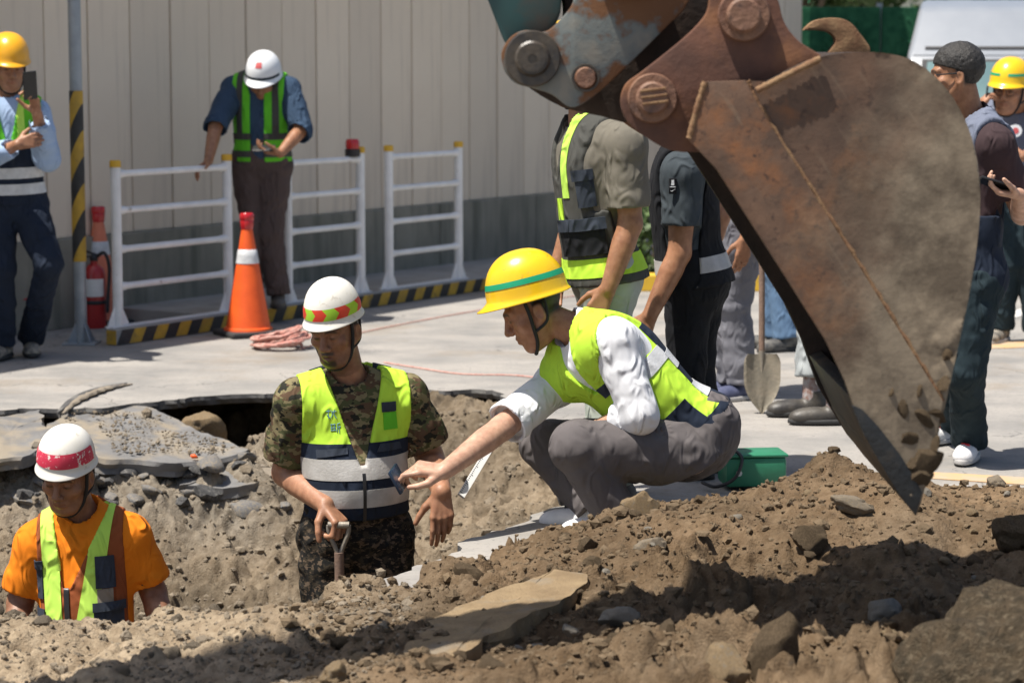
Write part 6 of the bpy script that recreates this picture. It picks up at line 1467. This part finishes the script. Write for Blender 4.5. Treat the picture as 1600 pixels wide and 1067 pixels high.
# ---------------- 10 man with yellow helmet phoning by the van
c = PG(1590, 535); J = stand((c[0], c[1]), 1.66, (-.35, -1), .10)
J.update(head=P(1577, 146, 14.1), hf=ang(-28, 6), hu=V(.04, -.05, 1)); J['elR'], J['wrR'] = ik(J['shR'], P(1532, 180, 13.98), .29, .25, V(-.6, -.2, -1)); J['handR'] = (V(.15, 0, 1), V(1, .2, 0), V(0, .8, .3), [.7]*4, (.5, .1))
J['elL'], J['wrL'] = ik(J['shL'], P(1598, 245, 13.85), .29, .25, V(1, .3, -1)); J['handL'] = (V(-1, -.1, .1), V(0, .9, 0), V(0, 0, 1), [.5]*4, (.4, .1))
p = person('man with yellow helmet phoning in front of the van at the right edge', J, dict(skin='tan', res=.008, bres=.0055, head=1.05, trousers=dict(mat='cloth_darkgreen', e=.022, flare=.035), shirt=dict(mat='cloth_bluegrey', sleeve=.65, slv=.03, e=.018), shoes=('shoe_beige', 'sole_white')))
h, strip, tw = helmet(p['root'], p['H'], 1.08, 'helmet_yellow', R(-3)); strip(R(-170), R(-12), .16, .23, 'band_green', 'band', na_=30); strip(R(12), R(170), .16, .23, 'band_green', 'band', na_=30); chinstrap(p['root'], p['H'], 1.05)
bcn = P(1586, 205, 13.93); bm = bmesh.new(); bm_lathe(bm, [(0, .02), (.036, .02), (.036, -.02)], bcn, 24, axis=(0, -1, .1)); b_ = mkbm('chest_badge', bm, 'badge', p['shirt']); bm = bmesh.new(); bm_lathe(bm, [(0, .022), (.018, .022), (.018, .018)], bcn, 18, axis=(0, -1, .1)); mkbm('badge_mark', bm, 'badge_red', b_)
phone(P(1541, 155, 14.0), V(.25, 1, 0), V(.1, 0, 1), 'black phone held to the ear of the man by the van')
bm = bmesh.new()
Hf = p['H']
for sg in (-1, 1): bm_tube(bm, [Hf['o']+Hf['m']@(V(sg*.032+math.cos(a)*.022, .104-abs(math.cos(a))*.004, .006+math.sin(a)*.016)*1.05) for a in np.linspace(0, 6.28, 17)], .0018, 5)
mkbm('spectacles', bm, 'black_plastic', p['root'])

# ---------------- 11 man at left with phone, arms folded
J = stand((P(22, 545, 13.45)[0], 13.45), 1.76, (.28, -1), .12)
J.update(head=P(14, 108, 13.4), hf=ang(22, 14), hu=V(.05, -.15, 1), shL=P(56, 178, 13.45), shR=P(-32, 172, 13.4), neck=P(12, 158, 13.45), pel=P(20, 318, 13.48),
         elL=P(74, 248, 13.4), wrL=P(58, 178, 13.22), elR=P(-40, 258, 13.35), wrR=P(28, 226, 13.18))
J['hipL'] = P(45, 325, 13.48); J['hipR'] = P(0, 325, 13.48); J['knL'] = P(76, 412, 13.35); J['knR'] = P(2, 420, 13.4); J['anL'] = PG(46, 556)+V(0, .05, .085); J['anR'] = PG(10, 562)+V(-.02, .03, .085); J['footL'] = V(.25, -1, 0); J['footR'] = V(-.2, -1, 0)
J['handL'] = (V(-.15, -.15, 1), V(-.6, -.7, 0), V(-.7, .6, .2), [.6, .65, .7, .7], (.5, .1)); J['handR'] = (V(.9, .2, .25), V(.1, .9, 0), V(0, 0, 1), [.5]*4, (.3, .1))
p = person('man with orange-yellow helmet at the left edge looking at his raised phone', J, dict(skin='tan', res=.007, bres=.0055, head=1.02, trousers=dict(mat='cloth_navy', e=.022, flare=.036, wr=.008), shirt=dict(mat='cloth_lightblue', sleeve=1.85, slv=.026, e=.016, wr=.007, collar='cloth_white', hem=0),
    vest=dict(mat='cloth_navy', e=.028, vw=.06, vd=.24, bottom=.0, half=.155, hole=.015, hr=.085), shoes=('shoe_beige', 'sole_black')))
T, ve, TL = p['T'], p['vest'], p['TL']
patch(ve, T, [(2, .33, 1)], .002, 'cloth_green', 'upper_panel', ve)
for s_ in (-1, 1): patch(ve, T, [(0, s_*.05, s_), (0, s_*.09, -s_), (1, 0, 1), (2, .33, 1)], .005, 'cloth_limelight', 'reflective_strip', ve)
for a, b in ((.15, .21), (.06, .12)): patch(ve, T, [(2, a, 1), (2, b, -1)], .004, 'reflect', 'reflective_strip', ve)
h, strip, tw = helmet(p['root'], p['H'], 1.03, 'helmet_orange', R(-3)); chinstrap(p['root'], p['H'], 1.02)
phone(P(47, 134, 13.14), V(.8, .5, .1), V(.18, -.1, 1), 'black phone raised in the hand of the man at the left edge', l=.155, w=.078)

# ---------------- 12 man with white helmet by the wall
c0 = PG(412, 480, .095); J = stand((c0[0], c0[1]), 1.70, (-.12, -1), .09, .097)
J.update(head=P(412, 130, c0[1]-.06), hf=ang(-8, 22), hu=V(0, -.36, 1))
J['elR'], J['wrR'] = ik(J['shR']+V(0, -.05, 0), P(325, 254, c0[1]-.41), .31, .28, V(-.9, .3, .1)); J['handR'] = (V(-.5, -.6, -.35), V(.1, -.5, -1), V(.7, -.6, 0), [.35, .4, .45, .5], (.2, .1))
J['elL'], J['wrL'] = ik(J['shL'], P(438, 240, c0[1]-.32), .29, .26, V(1, .2, -.8)); J['handL'] = (V(-1, -.15, .1), V(0, .1, 1), V(0, -1, .2), [.5]*4, (.4, .1))
p = person('man with white helmet and green vest by the wall, one hand on the barrier', J, dict(skin='mid', res=.0075, bres=.006, head=1.02, trousers=dict(mat='cloth_umber', e=.024, flare=.04, wr=.008), shirt=dict(mat='cloth_blueshirt', sleeve={'L': 1.12, 'R': 1.05}, slv=.028, e=.016, wr=.007, collar='cloth_blueshirt', hem=-.06, cuff=True),
    vest=dict(mat='cloth_green', e=.027, vw=.07, vd=.2, bottom=.02, half=.14, hole=.005, hr=.085, open=.045), shoes=('boot_black', 'sole_black')))
T, ve, TL = p['T'], p['vest'], p['TL']
for s_ in (-1, 1): patch(ve, T, [(0, s_*.095, s_), (0, s_*.135, -s_), (1, 0, 1), (2, .20, 1)], .004, 'cloth_vestgrey', 'reflective_strip', ve)
for a, b in ((.16, .20), (.05, .09)): patch(ve, T, [(2, a, 1), (2, b, -1)], .004, 'cloth_vestgrey', 'reflective_strip', ve)
h, strip, tw = helmet(p['root'], p['H'], 1.05, 'helmet_clean', R(-2), peak=.045); strip(R(-12), R(12), .35, .55, 'badge_red', 'badge', na_=8)
strip(R(-75), R(75), .0, .07, 'cloth_darkgreen', 'brim_band', na_=20)
phone(P(412, 232, c0[1]-.34), V(.1, 1, .5), V(1, -.1, .05), 'dark phone in the hand of the man by the wall', l=.14)
print('objects', len(bpy.data.objects))
